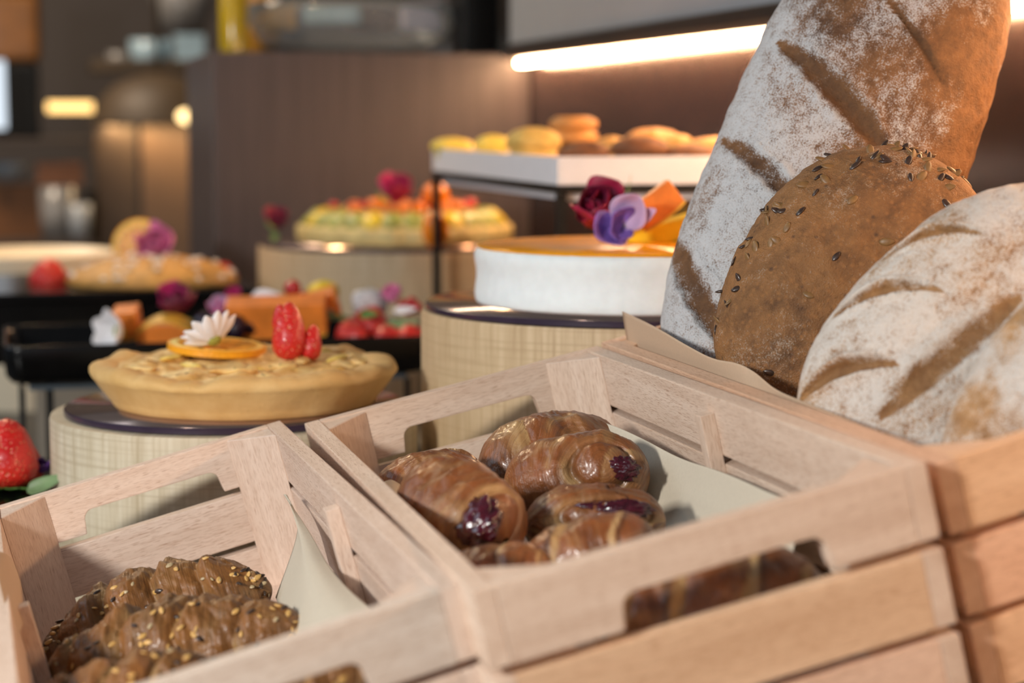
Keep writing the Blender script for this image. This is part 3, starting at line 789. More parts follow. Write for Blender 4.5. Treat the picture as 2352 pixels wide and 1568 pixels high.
def orange_slice(label, mw, r, th, group=None):
    t = thing('orange_slice', label, 'orange slice', mw=mw, group=group)
    link('peel', sharp(lathe([(r*.93, 0), (r, .0006), (r, th-.0006), (r*.93, th)], 72, None, False, False)), PEEL, t)
    link('pith', lathe([(r*.78, .0004), (r*.93, .0), (r*.94, th), (r*.78, th-.0004)], 72, None, False, False), PITH, t)
    bm = bmesh.new()
    for s in range(9):
        a0 = 2*math.pi*s/9+.05; a1 = 2*math.pi*(s+1)/9-.05; ring = []
        pts = [(.09*r*math.cos((a0+a1)/2), .09*r*math.sin((a0+a1)/2))] + [(.80*r*math.cos(a0+(a1-a0)*q/8), .80*r*math.sin(a0+(a1-a0)*q/8)) for q in range(9)]
        lo = [bm.verts.new((x, y, .0004)) for x, y in pts]; hi = [bm.verts.new((x, y, th-.0003+.0006*(q % 2))) for q, (x, y) in enumerate(pts)]
        bm.faces.new(list(reversed(lo))); bm.faces.new(hi)
        for q in range(len(pts)): bm.faces.new((lo[q], lo[(q+1) % len(pts)], hi[(q+1) % len(pts)], hi[q]))
    link('pulp', bm_mesh(bm), PULP, t)
    link('membrane', lathe([(r*.80, th*.25), (r*.80, th*.75)], 48), PITH, t)
    return t
def petal_me(l, w, curl=.3, cup=.2, n=10, m=7, th=.0005, tip=.6, seed=0, ruff=0):
    P = []
    for i in range(n+1):
        s = i/n; wd = w*(math.sin(math.pi*min(1, s**tip*.93+.05)))**.75; row = []
        for j in range(m):
            q = -1+2*j/(m-1)
            a = curl*s
            x = l*s*math.cos(a*.7); z = l*s*math.sin(a)*.9 + cup*wd*q*q + ruff*n3(Vector((s*4, q*2, seed)))
            row.append(Vector((x, wd*q*.5, z)))
        P.append(row)
    me = grid(P); bm = bmesh.new(); bm.from_mesh(me); bmesh.ops.recalc_face_normals(bm, faces=bm.faces[:])
    bmesh.ops.solidify(bm, geom=bm.faces[:], thickness=th); bm.to_mesh(me); bm.free()
    me.polygons.foreach_set('use_smooth', [True]*len(me.polygons)); return me
def daisy(label, mw, r, n, m=PETALW, name='daisy', tilt=.35, group=None):
    t = thing(name, label, 'flower', mw=mw, group=group)
    pm = petal_me(r*.86, r*(.46 if n > 8 else .8), .35, .3, th=.0007, tip=.75)
    for k in range(n):
        a = 2*math.pi*k/n
        link('petal', pm, m, t, Matrix.Rotation(a, 4, 'Z') @ Matrix.Translation((r*.12, 0, .0005*(k % 2))) @ Matrix.Rotation(-tilt*(.8+.4*((k*7) % 5)/5), 4, 'Y'))
    link('flower_heart', blob(r*.22, r*.22, r*.16, .15, 40, 2, 3), PISTIL, t, Matrix.Translation((0, 0, r*.05)))
    return t
def bloom(label, mw, r, m, n=11, name='rose', seed=0, m2=None, group=None, leafy=True):
    """ruffled many petalled flower"""
    t = thing(name, label, 'flower', mw=mw, group=group); rs = random.Random(seed)
    for k in range(n):
        f = k/n; a = k*2.4 + rs.uniform(-.3, .3)
        l = r*(.55+.6*f); me = petal_me(l, l*1.25, .5, .35, th=.0006, tip=.95, seed=seed+k, ruff=r*.12)
        link('petal', me, m2 if (m2 and k % 3 == 0) else m, t, Matrix.Rotation(a, 4, 'Z') @ Matrix.Translation((r*.06*f, 0, 0)) @ Matrix.Rotation(-(1.45-1.05*f), 4, 'Y'))
    if leafy:
        for k in range(2):
            link('leaf', petal_me(r*.8, r*.35, .2, .2), GREEN, t, Matrix.Rotation(2.4*k+seed, 4, 'Z') @ Matrix.Translation((r*.2, 0, -r*.25)) @ Matrix.Rotation(.15, 4, 'Y'))
    return t
def strawberry(label, mw, l, r, seed=0, calyx=True, group='strawberries', sliced=0):
    """local Z runs from stem end to tip"""
    t = thing('strawberry', label, 'strawberry', mw=mw, group=group)
    pr = [(r*float(np.interp(s, [0, .03, .12, .3, .5, .7, .85, .95, 1], [.30, .58, .86, 1, .93, .74, .54, .32, .02])), l*s) for s in [k/22 for k in range(23)]]
    def fn(R, z, a, i): return R*(1+.05*fbm(Vector((math.cos(a)*1.3, math.sin(a)*1.3, z*70+seed)), 3)), z
    link('fruit', lathe(pr, 40, fn), BERRY, t)
    if sliced:
        link('fruit_slice', lathe([(p[0]*.62, p[1]*.62) for p in pr], 40, fn), BERRY, t, Matrix.Translation((r*1.18, r*.25, 0)) @ Matrix.Rotation(.12, 4, 'Y'))
        link('fruit_slice', lathe([(p[0]*.55, p[1]*.5) for p in pr], 40, fn), BERRY, t, Matrix.Translation((-r*.35, -r*.1, l*.46)) @ Matrix.Rotation(-.12, 4, 'Y'))
    if calyx:
        for k in range(6):
            link('calyx_leaf', petal_me(r*.95, r*.42, .3, .2), GREEN, t, Matrix.Rotation(k*1.047, 4, 'Z') @ Matrix.Rotation(.25, 4, 'Y'))
    return t
top1 = p1.z+.0415*Q1
orange_slice('orange slice lying flat on the apple tart', Matrix.Translation(atZ(498, 806, top1)) @ Matrix.Rotation(.06, 4, 'Y') @ Matrix.Rotation(.05, 4, 'X'), .045*Q1, .0062)
daisy('white daisy tipped up on the orange slice of the apple tart', frame(camdir(.85, .45, .1), camdir(-.45, .70, .30), atZ(494, 783, top1+.012)), .031*Q1, 13, tilt=.25)
strawberry('cut red strawberry standing upright on the apple tart', frame(camdir(1, 0, .1), camdir(-.06, 1, .05), atZ(664, 826, top1-.002)), .0455, .0135, 2, False, sliced=1)

# white cake
Q2 = 1.60/1.68
wc = at(1458, 700, 1.60); wc.z = p2.z
t = thing('white_cake', 'round white frosted cake with a shiny orange glaze on top', 'cake', mw=Matrix.Translation(wc) @ Matrix.Scale(Q2, 4))
R2, H2 = .1365, .0465
def wf(r, z, a, i): return r*(1+.004*fbm(Vector((math.cos(a)*7, math.sin(a)*7, z*60)), 4)), z
link('frosting', lathe([(.02, 0), (R2*.995, 0), (R2*1.003, .002)] + [(R2+.001*math.sin(s*9), H2*s) for s in (.15, .3, .45, .6, .75, .88)] + [(R2-.0005, H2-.002), (R2-.003, H2)], 180, wf, True, True), CREAM_W, t)
def gf(r, z, a, i): return r*(1+.006*fbm(Vector((math.cos(a)*9, math.sin(a)*9, 3)), 3)), z
link('glaze', lathe([(R2-.002, H2-.0006), (R2-.0016, H2+.0006), (R2-.004, H2+.0016), (R2*.5, H2+.0017), (.004, H2+.0018)], 180, gf), GLAZE, t)
zt = p2.z+(H2+.0018)*Q2
bloom('crimson sweet pea flower on the orange glaze', frame(camdir(1, .1, 0), camdir(-.45, .5, -.75), at(1374, 512, 1.60)), .035, CRIMSON, 9, 'sweet_pea', 4, WINE, 'flowers on the white cake', False)
def sweetpea(label, mw, r, m1, m2, group):
    t = thing('sweet_pea', label, 'flower', mw=mw, group=group)
    for k, (ang, tilt, l, w, m) in enumerate(((2.5, -.7, .75, 1.0, m1), (1.0, -.45, 1.15, 1.1, m2), (3.7, -.25, 1.1, 1.15, m1), (.25, -.35, 1.2, .45, m2), (4.5, -.35, .8, .7, m1))):
        link('petal', petal_me(r*l, r*w, .5, .35, th=.0007, tip=.9, seed=k, ruff=r*.1), m, t, Matrix.Rotation(ang, 4, 'Z') @ Matrix.Rotation(tilt, 4, 'Y'))
    for k in range(4):
        link('sepal', petal_me(r*.42, r*.12, -.4, .2), GREEN, t, Matrix.Rotation(1.57*k+.4, 4, 'Z') @ Matrix.Translation((0, 0, r*.03)) @ Matrix.Rotation(-.5, 4, 'Y'))
    link('stem', tube([(0, 0, 0), (r*.2, 0, -r*.1), (r*.3, r*.1, -r*.3)], r*.05), GREEN, t)
    return t
sweetpea('violet and lilac sweet pea flower between the crimson flower and papaya', frame(camdir(1, 0, 0), camdir(.12, .25, -.95), at(1428, 524, 1.56)), .0295, VIOLET, LILAC, 'flowers on the white cake')
g = at(1440, 470, 1.72)
setp(link('grass_blade', tube([at(1428, 545, 1.70), at(1434, 490, 1.71), at(1440, 450, 1.72), at(1450, 402, 1.73)], [.0007, .0008, .0007, .0002]), PALEGREEN), 'thin green blade sticking up behind the violet flower', 'leaf')
def wedge(name, label, cat, mw, l, h, th, mf, mr, group=None, arc=.25):
    """crescent slice: local X along it, Z up, rind below"""
    t = thing(name, label, cat, mw=mw, group=group); n = 16
    def poly(off, hh):
        lo = [(-l/2+l*i/n, off - arc*l*(1-(2*i/n-1)**2)*.5) for i in range(n+1)]
        return lo + [(x, y+hh) for x, y in reversed(lo)]
    m4 = RX90 @ Matrix.Translation((0, 0, -th/2))
    hi = [(l/2-l*i/n, h) for i in range(n+1)]
    lo = [(-l/2+l*i/n, .15*h - arc*l*(1-(2*i/n-1)**2)*.5) for i in range(n+1)]
    link('flesh', prism_me(lo+hi, th, .0012), mf, t, m4)
    lo2 = [(x, y-.0022) for x, y in lo]
    link('rind', prism_me(lo2 + list(reversed([(x, y-.0001) for x, y in lo])), th*1.0, .0004), mr, t, m4)
    return t
wedge('papaya_piece', 'orange papaya piece tilted on top of the white cake', 'fruit', frame(camdir(.80, .62, 0), camdir(-.55, .75, -.1), at(1530, 502, 1.60)), .040, .025, .020, PAPAYA, RIND, 'fruit on the white cake', .08)
wedge('melon_slice', 'yellow melon slice leaning on the white cake beside papaya', 'fruit', frame(camdir(.96, .25, -.1), camdir(-.22, .9, -.3), at(1516, 548, 1.63)), .070, .014, .016, MELON, MELONR, 'fruit on the white cake', .14)

# fruit tart far behind
fc = at(930, 560, 2.70); fc.z = p3.z
t = thing('fruit_tart', 'open fruit tart with kiwi and orange fruit on the far drum', 'tart', fc)
def ff(r, z, a, i): return r*(1+.012*math.sin(a*26)), z
link('crust', lathe([(.02, 0), (.143, 0), (.147, .004), (.1475, .017), (.1455, .023), (.140, .024), (.134, .020)], 208, ff), TARTC, t)
link('custard', lathe([(.141, .018), (.138, .028), (.128, .037), (.02, .040)], 96), TARTC, t)
rs = random.Random(9)
for k in range(30):
    a = k*2*math.pi/30
    link('kiwi_slice', lathe([(.013, -.0025), (.015, 0), (.013, .0025)], 20), KIWI if k % 4 else YELLOW, t, Matrix.Rotation(a, 4, 'Z') @ Matrix.Translation((.131, 0, .034)) @ Matrix.Rotation(.75, 4, 'Y'))
for k in range(46):
    a = rs.uniform(0, 6.283); r = math.sqrt(rs.uniform(.04, 1))*.108
    m = [PAPAYA, RED, PAPAYA, PHYS][k % 4]; s = rs.uniform(.008, .013)
    link('fruit_piece', blob(s, s*.8, s*.62, .1, 6, k, 2), m, t, Matrix.Translation((r*math.cos(a), r*math.sin(a), .047+rs.uniform(0, .004))) @ Matrix.Rotation(a, 4, 'Z'))
bloom('dark red rose with leaf on the left end of the far drum', frame((1, 0, 0), camdir(-.5, .6, -.6), at(636, 522, 2.62)), .026, WINE, 10, 'rose', 2, CRIMSON, 'flowers around the fruit tart')
bloom('crimson flower lying on top of the fruit tart', frame((1, 0, 0), camdir(.3, .7, -.6), at(908, 462, 2.66)), .036, CRIMSON, 10, 'rose', 6, MAGENTA, 'flowers around the fruit tart')
setp(link('orange_berry', blob(.0185, .0185, .0165, .02, 4, 1, 4), PHYS, None, Matrix.Translation(at(1000, 446, 2.66))), 'bright orange berry on top of the fruit tart, right of the thin post', 'fruit', 'orange berries by the fruit tart')
setp(link('orange_berry', blob(.017, .017, .026, .03, 4, 2, 4), PHYS, None, Matrix.Translation(at(1000, 527, 2.50))), 'orange berry in front of the fruit tart, on the plate edge', 'fruit', 'orange berries by the fruit tart')

# ================================================================== WHITE TRAY ON BLACK STAND
sx0, sy0, sy1, sx1 = .513, 1.84, 2.42, .765
zb = at(1283, 425, 1.905).z            # underside of the tray
st = thing('metal_stand', 'thin black metal stand carrying the white tray of bakes', 'stand', (sx0, sy0, CT))
hz = zb-CT
for (x, y) in ((0, 0), (0, sy1-sy0), (sx1-sx0-.008, 0), (sx1-sx0-.008, sy1-sy0)):
    link('post', box_me(.0095, .0095, hz-.008, .0006, 1, (.004, 0, (hz-.008)/2)), BLACKM, st, Matrix.Translation((x, y, 0)))
for (x, y, l, w) in (((sx1-sx0)/2, 0, sx1-sx0, 0), ((sx1-sx0)/2, sy1-sy0, sx1-sx0, 0), (.004, (sy1-sy0)/2, 0, 1), (sx1-sx0-.004, (sy1-sy0)/2, 0, 1)):
    me = box_me(sx1-sx0, .008, .0075, .0006, 1) if not w else box_me(.008, sy1-sy0-.008, .0075, .0006, 1)
    link('top_rail', me, BLACKM, st, Matrix.Translation((x, y, hz-.00375)))
tr = thing('white_tray', 'white lacquered tray holding muffins on the black metal stand', 'tray', (sx0, sy0, zb))
LX, LY, TH = sx1-sx0, sy1-sy0, .0275
link('front_panel', box_me(LX, .006, TH, .0006), WHITE, tr, Matrix.Translation((LX/2, .0, TH/2)))
link('back_panel', box_me(LX, .006, TH, .0006), WHITE, tr, Matrix.Translation((LX/2, LY, TH/2)))
link('side_panel', box_me(.006, LY-.007, TH, .0006), WHITE, tr, Matrix.Translation((.003, LY/2, TH/2)))
link('side_panel', box_me(.006, LY-.007, TH, .0006), WHITE, tr, Matrix.Translation((LX-.003, LY/2, TH/2)))
link('bottom_panel', box_me(LX-.020, LY-.02, .026, .0006), WHITE, tr, Matrix.Translation((LX/2, LY/2, -.0025)))
TZ = zb+.0108
def muffin(label, px, py, d, r, h, m, seed, name='muffin', cat='muffin', cup=None):
    p = at(px, py, d); p.z = TZ
    t = thing(name, label, cat, p, 'bakes on the white tray')
    def fn(R, z, a, i):
        k = 1+.09*fbm(Vector((math.cos(a)*2, math.sin(a)*2, z*60+seed)), 3); return R*k, z*(1+.06*n3(Vector((math.cos(a)*2, math.sin(a)*2, seed))))
    link('cake_base', lathe([(r*.68, 0), (r*.70, .001), (r*.86, h*.5)], 40, None), cup or m, t)
    link('cake_dome', lathe([(r*.84, h*.48), (r*1.0, h*.55), (r*1.04, h*.64), (r*.95, h*.8), (r*.68, h*.93), (r*.32, h*.99), (.001, h)], 40, fn), m, t)
def cookie(label, px, py, d, r, h, m, seed, z=0, name='cookie', tilt=0):
    p = at(px, py, d); p.z = TZ+z
    def fn(R, zz, a, i): return R*(1+.05*fbm(Vector((math.cos(a)*2, math.sin(a)*2, seed)), 3)), zz*(1+.1*n3(Vector((math.cos(a)*3, math.sin(a)*3, seed))))
    o = link(name, lathe([(r*.9, 0), (r, h*.3), (r*.97, h*.7), (r*.7, h*.97), (.001, h)], 40, fn), m, None, Matrix.Translation(p) @ Matrix.Rotation(tilt, 4, 'Y'))
    return setp(o, label, 'cookie', 'bakes on the white tray')
muffin('yellow domed lemon cake at the left end of the white tray', 1040, 335, 2.44, .0265, .030, LEMONC, 1, 'lemon_cake', 'cake')
muffin('yellow lemon cake second from the left on the white tray', 1132, 335, 2.36, .0225, .034, LEMONC, 2, 'lemon_cake', 'cake')
muffin('greenish gold muffin, widest on the left half of the tray', 1226, 335, 2.10, .030, .044, SPONGE, 3)
cookie('round cookie under the two topmost cookies of the tray', 1318, 330, 2.24, .030, .026, CHOC, 4)
cookie('golden cookie resting in the middle of the cookie stack', 1318, 310, 2.24, .0285, .016, COOKIE, 5, .026)
cookie('topmost golden cookie of the stack on the white tray', 1318, 275, 2.24, .0275, .014, COOKIE, 6, .042)
muffin('dark brown muffin before the cookie stack, at the front corner', 1346, 345, 1.96, .024, .030, CHOC, 7)
muffin('pale golden cake between cookie stack and the dark muffins', 1408, 320, 2.15, .022, .034, GOLDBAKE, 8)
muffin('wide chocolate muffin left of the far right one', 1470, 345, 1.97, .030, .035, CHOC, 9)
muffin('golden crusted muffin behind the chocolate muffins', 1500, 325, 2.16, .031, .043, COOKIE, 10)
muffin('small golden cake right behind the wide chocolate muffin', 1560, 320, 2.10, .018, .036, GOLDBAKE, 11)
muffin('chocolate muffin nearest the leaning loaf', 1588, 345, 1.97, .029, .027, CHOC, 12)
muffin('brown muffin at the right, partly behind the leaning loaf', 1640, 335, 2.06, .030, .034, COOKIE, 13)

# ================================================================== BLACK TRAYS
def tray(label, p0, p1, depth, h, wall=.006, r=.018):
    """p0,p1 front rim corners; open tray with rounded corners"""
    lx = p1.x-p0.x; t = thing('black_tray', label, 'tray', (p0.x, p0.y, p0.z-h))
    def rr(x0, y0, x1, y1, r, n=6):
        out = []
        for cx, cy, a in ((x1-r, y1-r, 0), (x0+r, y1-r, 1), (x0+r, y0+r, 2), (x1-r, y0+r, 3)):
            for i in range(n+1):
                w = (a+i/n)*math.pi/2; out.append((cx+r*math.cos(w), cy+r*math.sin(w)))
        return out
    rings = [(.022, 0), (.009, .003), (.003, .010), (0, h-.003), (.001, h), (.004, h), (.006, h-.003), (.010, .010), (.024, .005)]
    bm = bmesh.new(); R = []
    for ins, z in rings: R.append([bm.verts.new((x, y, z)) for x, y in rr(ins, ins, lx-ins, depth-ins, max(.004, r-ins*.4))])
    m = len(R[0])
    for i in range(len(R)-1):
        for k in range(m): bm.faces.new((R[i][k], R[i][(k+1) % m], R[i+1][(k+1) % m], R[i+1][k]))
    bm.faces.new(list(reversed(R[0]))); bm.faces.new(R[-1])
    link('tray_body', bm_mesh(bm, True), BLACK, t)
    return t
lt0 = at(4, 797, 2.03); lt1 = at(1010, 797, 2.03); yl = min(lt0.y, lt1.y); yl = 1.975
lt0 = atY(4, 797, yl); lt0.x = atY(4, 797, yl).x; lt1 = Vector((atY(1000, 797, yl).x, yl, lt0.z))
tray('black tray of papaya, berries and flowers behind the apple tart', lt0, lt1, .215, .041)
LZ = lt0.z-.034
rk = thing('tray_rack', 'black metal rack with thin legs under the fruit tray', 'rack', (lt0.x, yl, CT))
hr = lt0.z-.041-CT-.0004
for px in (52, 118, 870, 940):
    p = atY(px, 950, yl+.02); link('leg', box_me(.006, .006, hr-.006, .0005, 1, (0, 0, (hr-.006)/2)), BLACKM, rk, Matrix.Translation((p.x-lt0.x, .03, 0)))
    link('leg', box_me(.006, .006, hr-.006, .0005, 1, (0, 0, (hr-.006)/2)), BLACKM, rk, Matrix.Translation((p.x-lt0.x, .19, 0)))
link('top_plate', box_me(lt1.x-lt0.x-.05, .17, .006, .001), STEEL, rk, Matrix.Translation(((lt1.x-lt0.x)/2, .11, hr-.003)))
ub0 = atY(-60, 676, 2.42); ub1 = Vector((atY(592, 676, 2.42).x, 2.42, ub0.z))
ub = thing('black_platter', 'flat black platter with galette and strawberries at the left', 'platter', (ub0.x, 2.42, ub0.z))
link('platter_top', box_me(ub1.x-ub0.x, .32, .012, .003, 2, ((ub1.x-ub0.x)/2, .16, -.006)), BLACK, ub)
link('platter_skirt', box_me(ub1.x-ub0.x-.004, .30, .075, .002, 2, ((ub1.x-ub0.x)/2, .16, -.012-.0375)), BLACK, ub)
link('platter_base', box_me(ub1.x-ub0.x-.10, .22, ub0.z-.087-CT, .002, 2, ((ub1.x-ub0.x)/2+.02, .17, -.087-(ub0.z-.087-CT)/2)), plain('beige_riser', (.30, .25, .19), .6, .1), ub)
UZ = ub0.z+.0003
# galette
gc = atY(352, 668, 2.53); gc.z = UZ
t = thing('sugared_galette', 'flat golden galette sprinkled with pearl sugar on the black platter', 'galette', gc)
def gfn(r, z, a, i): return r*(1+.02*fbm(Vector((math.cos(a)*2, math.sin(a)*2, 1)), 3)), z*(1+.18*fbm(Vector((math.cos(a)*2+r*30, math.sin(a)*2, 2)), 3))
gm = lathe([(.05, 0), (.104, 0), (.109, .004), (.100, .012), (.085, .022), (.060, .030), (.030, .033), (.001, .034)], 72, gfn)
link('galette_body', gm, GOLDBAKE, t)
rs = random.Random(21); sm = blob(.0042, .0036, .0030, .2, 9, 1, 2)
for k in range(85):
    v = gm.vertices[rs.randrange(72*3, len(gm.vertices))]
    link('pearl_sugar', sm, SUGAR, t, Matrix.Translation(v.co+v.normal*.001) @ Matrix.Rotation(rs.uniform(0, 3), 4, 'Z'))
orange_slice('orange slice standing on edge on the sugared galette', frame(camdir(1, 0, 0), camdir(-.12, .08, -1), at(322, 566, 2.58)), .036, .006, 'garnish on the galette')
t = bloom('pink flower beside the upright orange slice on the galette', frame(camdir(1, 0, 0), camdir(.15, .2, -1), at(360, 570, 2.52)), .040, PINK, 9, 'pink_flower', 8, None, 'garnish on the galette', False)
def cutberry(label, px, py, d, l, r, ax=(0, 1, 0), seed=0, calyx=False):
    return strawberry(label, frame(camdir(1, 0, .1), camdir(*ax), at(px, py, d)), l, r, seed, calyx)
cutberry('strawberry half standing left of the galette on the black platter', 112, 672, 2.50, .044, .026, (-.1, 1, 0), 4)
cutberry('strawberry behind the right end of the galette', 512, 668, 2.62, .038, .022, (.25, 1, 0), 5)

# contents of the fruit tray
FR = 'fruit and flowers in the black tray'
def piece(name, label, cat, px, py, d, me, m, rot=(0, 0, 0), group=FR):
    return setp(link(name, me, m, None, frame(camdir(1, 0, 0), camdir(0, 1, 0), at(px, py, d)) @ Euler(rot).to_matrix().to_4x4()), label, cat, group)
wedge('papaya_slice', 'big papaya slice behind the standing strawberry of the tart', 'fruit', frame(camdir(1, .03, 0), camdir(-.1, .9, -.4), at(640, 768, 2.09)), .105, .040, .030, PAPAYA, RIND, FR, .10)
wedge('papaya_slice', 'rounded papaya slice left of the daisy, in the black tray', 'fruit', frame(camdir(-1, .03, 0), camdir(0, -.9, .3), at(385, 752, 2.07)), .060, .028, .030, PAPAYA, RIND, FR, .45)
wedge('papaya_slice', 'narrow papaya slice at the left end of the fruit tray', 'fruit', frame(camdir(1, .1, 0), camdir(0, .9, -.3), at(300, 776, 2.09)), .026, .034, .03, PAPAYA, RIND, FR, .1)
wedge('papaya_slice', 'papaya slice under the yellow lemon piece', 'fruit', frame(camdir(1, .3, 0), camdir(-.3, .9, -.3), at(725, 738, 2.12)), .060, .030, .03, PAPAYA, RIND, FR, .12)
daisy('white flower hanging over the left end of the fruit tray', frame(camdir(0, 1, 0), camdir(-.65, .15, -.75), at(276, 762, 2.02)), .031, 6, PETALW, 'white_flower', .5, FR)
bloom('dark red rose in the fruit tray left of the daisy', frame(camdir(1, 0, 0), camdir(-.2, .75, -.6), at(408, 718, 2.10)), .032, WINE, 11, 'rose', 12, MAGENTA, FR)
bloom('pale pink flower in the tray right of the dark rose', frame(camdir(1, 0, 0), camdir(0, .5, -.8), at(508, 716, 2.11)), .020, PINK, 8, 'pink_flower', 14, LILAC, FR, False)
bloom('small magenta flower above the blackberries', frame(camdir(1, 0, 0), camdir(.2, .6, -.8), at(540, 688, 2.14)), .014, MAGENTA, 7, 'magenta_flower', 15, None, FR, False)
k = 0
for px, py, d in ((470, 742, 2.08), (500, 752, 2.06), (532, 728, 2.1), (560, 716, 2.12), (592, 722, 2.11), (610, 740, 2.1), (575, 745, 2.08), (540, 752, 2.06)):
    bm = bmesh.new()
    me = blob(.0125, .0125, .013, .22, 26, k, 3); k += 1
    piece('blackberry', 'blackberry heaped in the tray behind the daisy', 'berry', px, py, d, me, DARKB)
piece('petal', 'long pale blue white petal lying on the blackberries', 'petal', 575, 686, 2.10, petal_me(.050, .022, -.25, .2), PETALW, (.9, .0, -.42))
piece('lemon_piece', 'yellow lemon piece at the back of the fruit tray', 'fruit', 742, 672, 2.15, blob(.018, .015, .014, .12, 5, 3, 3), YELLOW)
piece('petal', 'white petal in front of the yellow lemon piece', 'petal', 722, 700, 2.10, petal_me(.036, .022, -.4, .3), PETALW, (.9, 0, .42))
piece('leaf', 'grey green leaf under the white petal', 'leaf', 712, 722, 2.09, petal_me(.048, .016, -.2, .2), PALEGREEN, (.9, 0, .35))
piece('cherry', 'dark red cherry sticking up at the back of the fruit tray', 'cherry', 672, 662, 2.14, blob(.0095, .0095, .0095, .03, 5, 5, 3), RED)
piece('cherry', 'dark red cherry lower right of the topmost one', 'cherry', 697, 688, 2.13, blob(.0095, .0095, .0095, .03, 5, 6, 3), RED)
for (lb, px, py, d, l, r, ax) in (
    ('strawberry half at the left of the red heap in the tray', 790, 770, 2.09, .036, .019, (.5, .9, -.2)), ('strawberry lying on top of the red heap', 830, 745, 2.10, .034, .017, (.9, .4, -.1)),
    ('strawberry half at the front of the red heap', 862, 778, 2.05, .036, .017, (1, .15, -.2)), ('strawberry at the right end of the heap, by the white cake drum', 915, 775, 2.05, .034, .0165, (1, -.1, -.2)),
    ('strawberry behind the green leaf of the red heap', 880, 740, 2.13, .032, .016, (-.8, .5, 0))):
    strawberry(lb, frame(camdir(.2, 1, .1), camdir(*ax), at(px, py, d)), l, r, int(px), False, FR)
piece('dragonfruit_piece', 'grey white dragon fruit piece above the red heap', 'fruit', 848, 696, 2.14, blob(.020, .014, .018, .28, 6, 4, 3), GREY, (0, 0, .5))
bloom('pink flower at the right, beside the grey white fruit', frame(camdir(1, 0, 0), camdir(.1, .6, -.8), at(902, 690, 2.13)), .017, PINK, 7, 'pink_flower', 17, None, FR, False)
k = 0
for px, py in ((925, 700), (945, 694), (957, 706), (938, 712)):
    piece('currant', 'dark red currant beside the thin black post', 'berry', px, py, 2.12, blob(.0062, .0062, .0062, .02, 5, k, 3), RED); k += 1
piece('leaf', 'bright green leaf on the red heap', 'leaf', 826, 728, 2.06, petal_me(.020, .013, .3, .3), GREEN, (.8, 0, .2))
piece('leaf', 'pale green leaf lying over the strawberries at the right', 'leaf', 880, 752, 2.07, petal_me(.040, .017, .2, .2), PALEGREEN, (.7, 0, -.1))
piece('petal', 'white petal among the currants', 'petal', 905, 716, 2.08, petal_me(.024, .012, .2, .2), PETALW, (.8, 0, .1))

# strawberries on the counter at the left edge
bp = at(20, 1132, 1.50)
bd = thing('slate_board', 'black slate board with strawberries at the lower left edge', 'board', (bp.x-.165, bp.y-.06, CT))
link('board_top', box_me(.20, .15, .010, .002, 2, (.1, .075, bp.z-CT-.005)), BLACK, bd)
link('board_foot', box_me(.16, .11, bp.z-CT-.010, .002, 2, (.1, .075, (bp.z-CT-.010)/2)), BLACKM, bd)
strawberry('big red strawberry with leaves at the left edge, above the crate', frame(camdir(1, 0, .1), camdir(-.12, 1, .05), at(14, 1122, 1.50)), .054, .0245, 61, True)
strawberry('strawberry at the left edge, half behind the bigger one', frame(camdir(1, 0, .1), camdir(-.5, .8, .1), at(40, 1118, 1.525)), .040, .020, 63, False)
bloom('dark violet flower beside the strawberries, against the tart drum', frame(camdir(1, 0, 0), camdir(.1, .8, -.5), at(100, 1084, 1.52)), .012, plain('deep_violet_petal', (.06, .012, .16), .6, .2), 6, 'violet_flower', 22, None, None, False)
setp(link('leaf', petal_me(.034, .013, .2, .2), PALEGREEN, None, frame(camdir(1, .3, 0), camdir(0, .5, -.8), at(62, 1128, 1.48))), 'pale green leaf lying beside the strawberries', 'leaf')

# ================================================================== FAR BACKGROUND
# things on top of the tall cabinet
def rnd_vessel(name, label, cat, px, w, y0, Y, m, taper=.85, cap=None, group=None):
    p = atY(px, 120, Y); h = (atY(px, y0, Y).z-PT) if y0 is not None else .3
    r = w*Y/F/2*1.03
    t = thing(name, label, cat, (p.x, Y, PT), group)
    link('body', sharp(lathe([(r*taper, 0), (r, h*.12), (r, h*.7), (r*.6, h*.86), (r*.45, h)], 40), 50), m, t)
    if cap is not None: link('cap', sharp(lathe([(r*.5, h), (r*.5, h+.02)], 32)), cap, t)
    return t
rnd_vessel('oil_bottle', 'olive yellow bottle at the left end of the cabinet top', 'bottle', 537, 62, -120, 3.10, OILY, .95, BRASS)
rnd_vessel('honey_jar', 'amber yellow jar behind the glass bowl on the cabinet', 'jar', 600, 80, -60, 3.30, AMBER, .9, BRASS)
bw = atY(815, 110, 3.19)
t = thing('glass_bowl', 'wide clear glass bowl full of small packs on the cabinet', 'bowl', (bw.x, 3.20, PT))
R = 245*3.2/F
link('bowl_shell', lathe([(R*.30, .000), (R*.62, .004), (R*.88, .022), (R*.99, .055), (R, .085), (R*.985, .085), (R*.96, .055), (R*.85, .026), (R*.60, .010), (.002, .007)], 72), GLASS, t)
rs = random.Random(4)
k = 0
for (lb, px, py, Y, sx, sy, sz, m) in (
    ('pale blue wrapped pack lying in the glass bowl', 765, 42, 3.17, .090, .05, .022, GLASSB), ('lilac white carton standing in the glass bowl', 965, 38, 3.18, .062, .05, .052, plain('lilac_card', (.46, .45, .55), .5, .05)),
    ('amber pack at the left side of the glass bowl', 640, 48, 3.18, .050, .045, .034, AMBER), ('grey brown pack in the middle of the glass bowl', 850, 52, 3.20, .07, .05, .03, plain('taupe_card', (.19, .16, .15), .6, .1))):
    p = atY(px, py, Y); p.z = max(p.z, PT+.012+sz/2)
    setp(link('small_pack', box_me(sx, sy, sz, .004, 2), m, None, Matrix.Translation(p) @ Matrix.Rotation(.15*k-.2, 4, 'Z')), lb, 'pack', 'packs in the glass bowl'); k += 1
p = atY(1098, 100, 3.10)
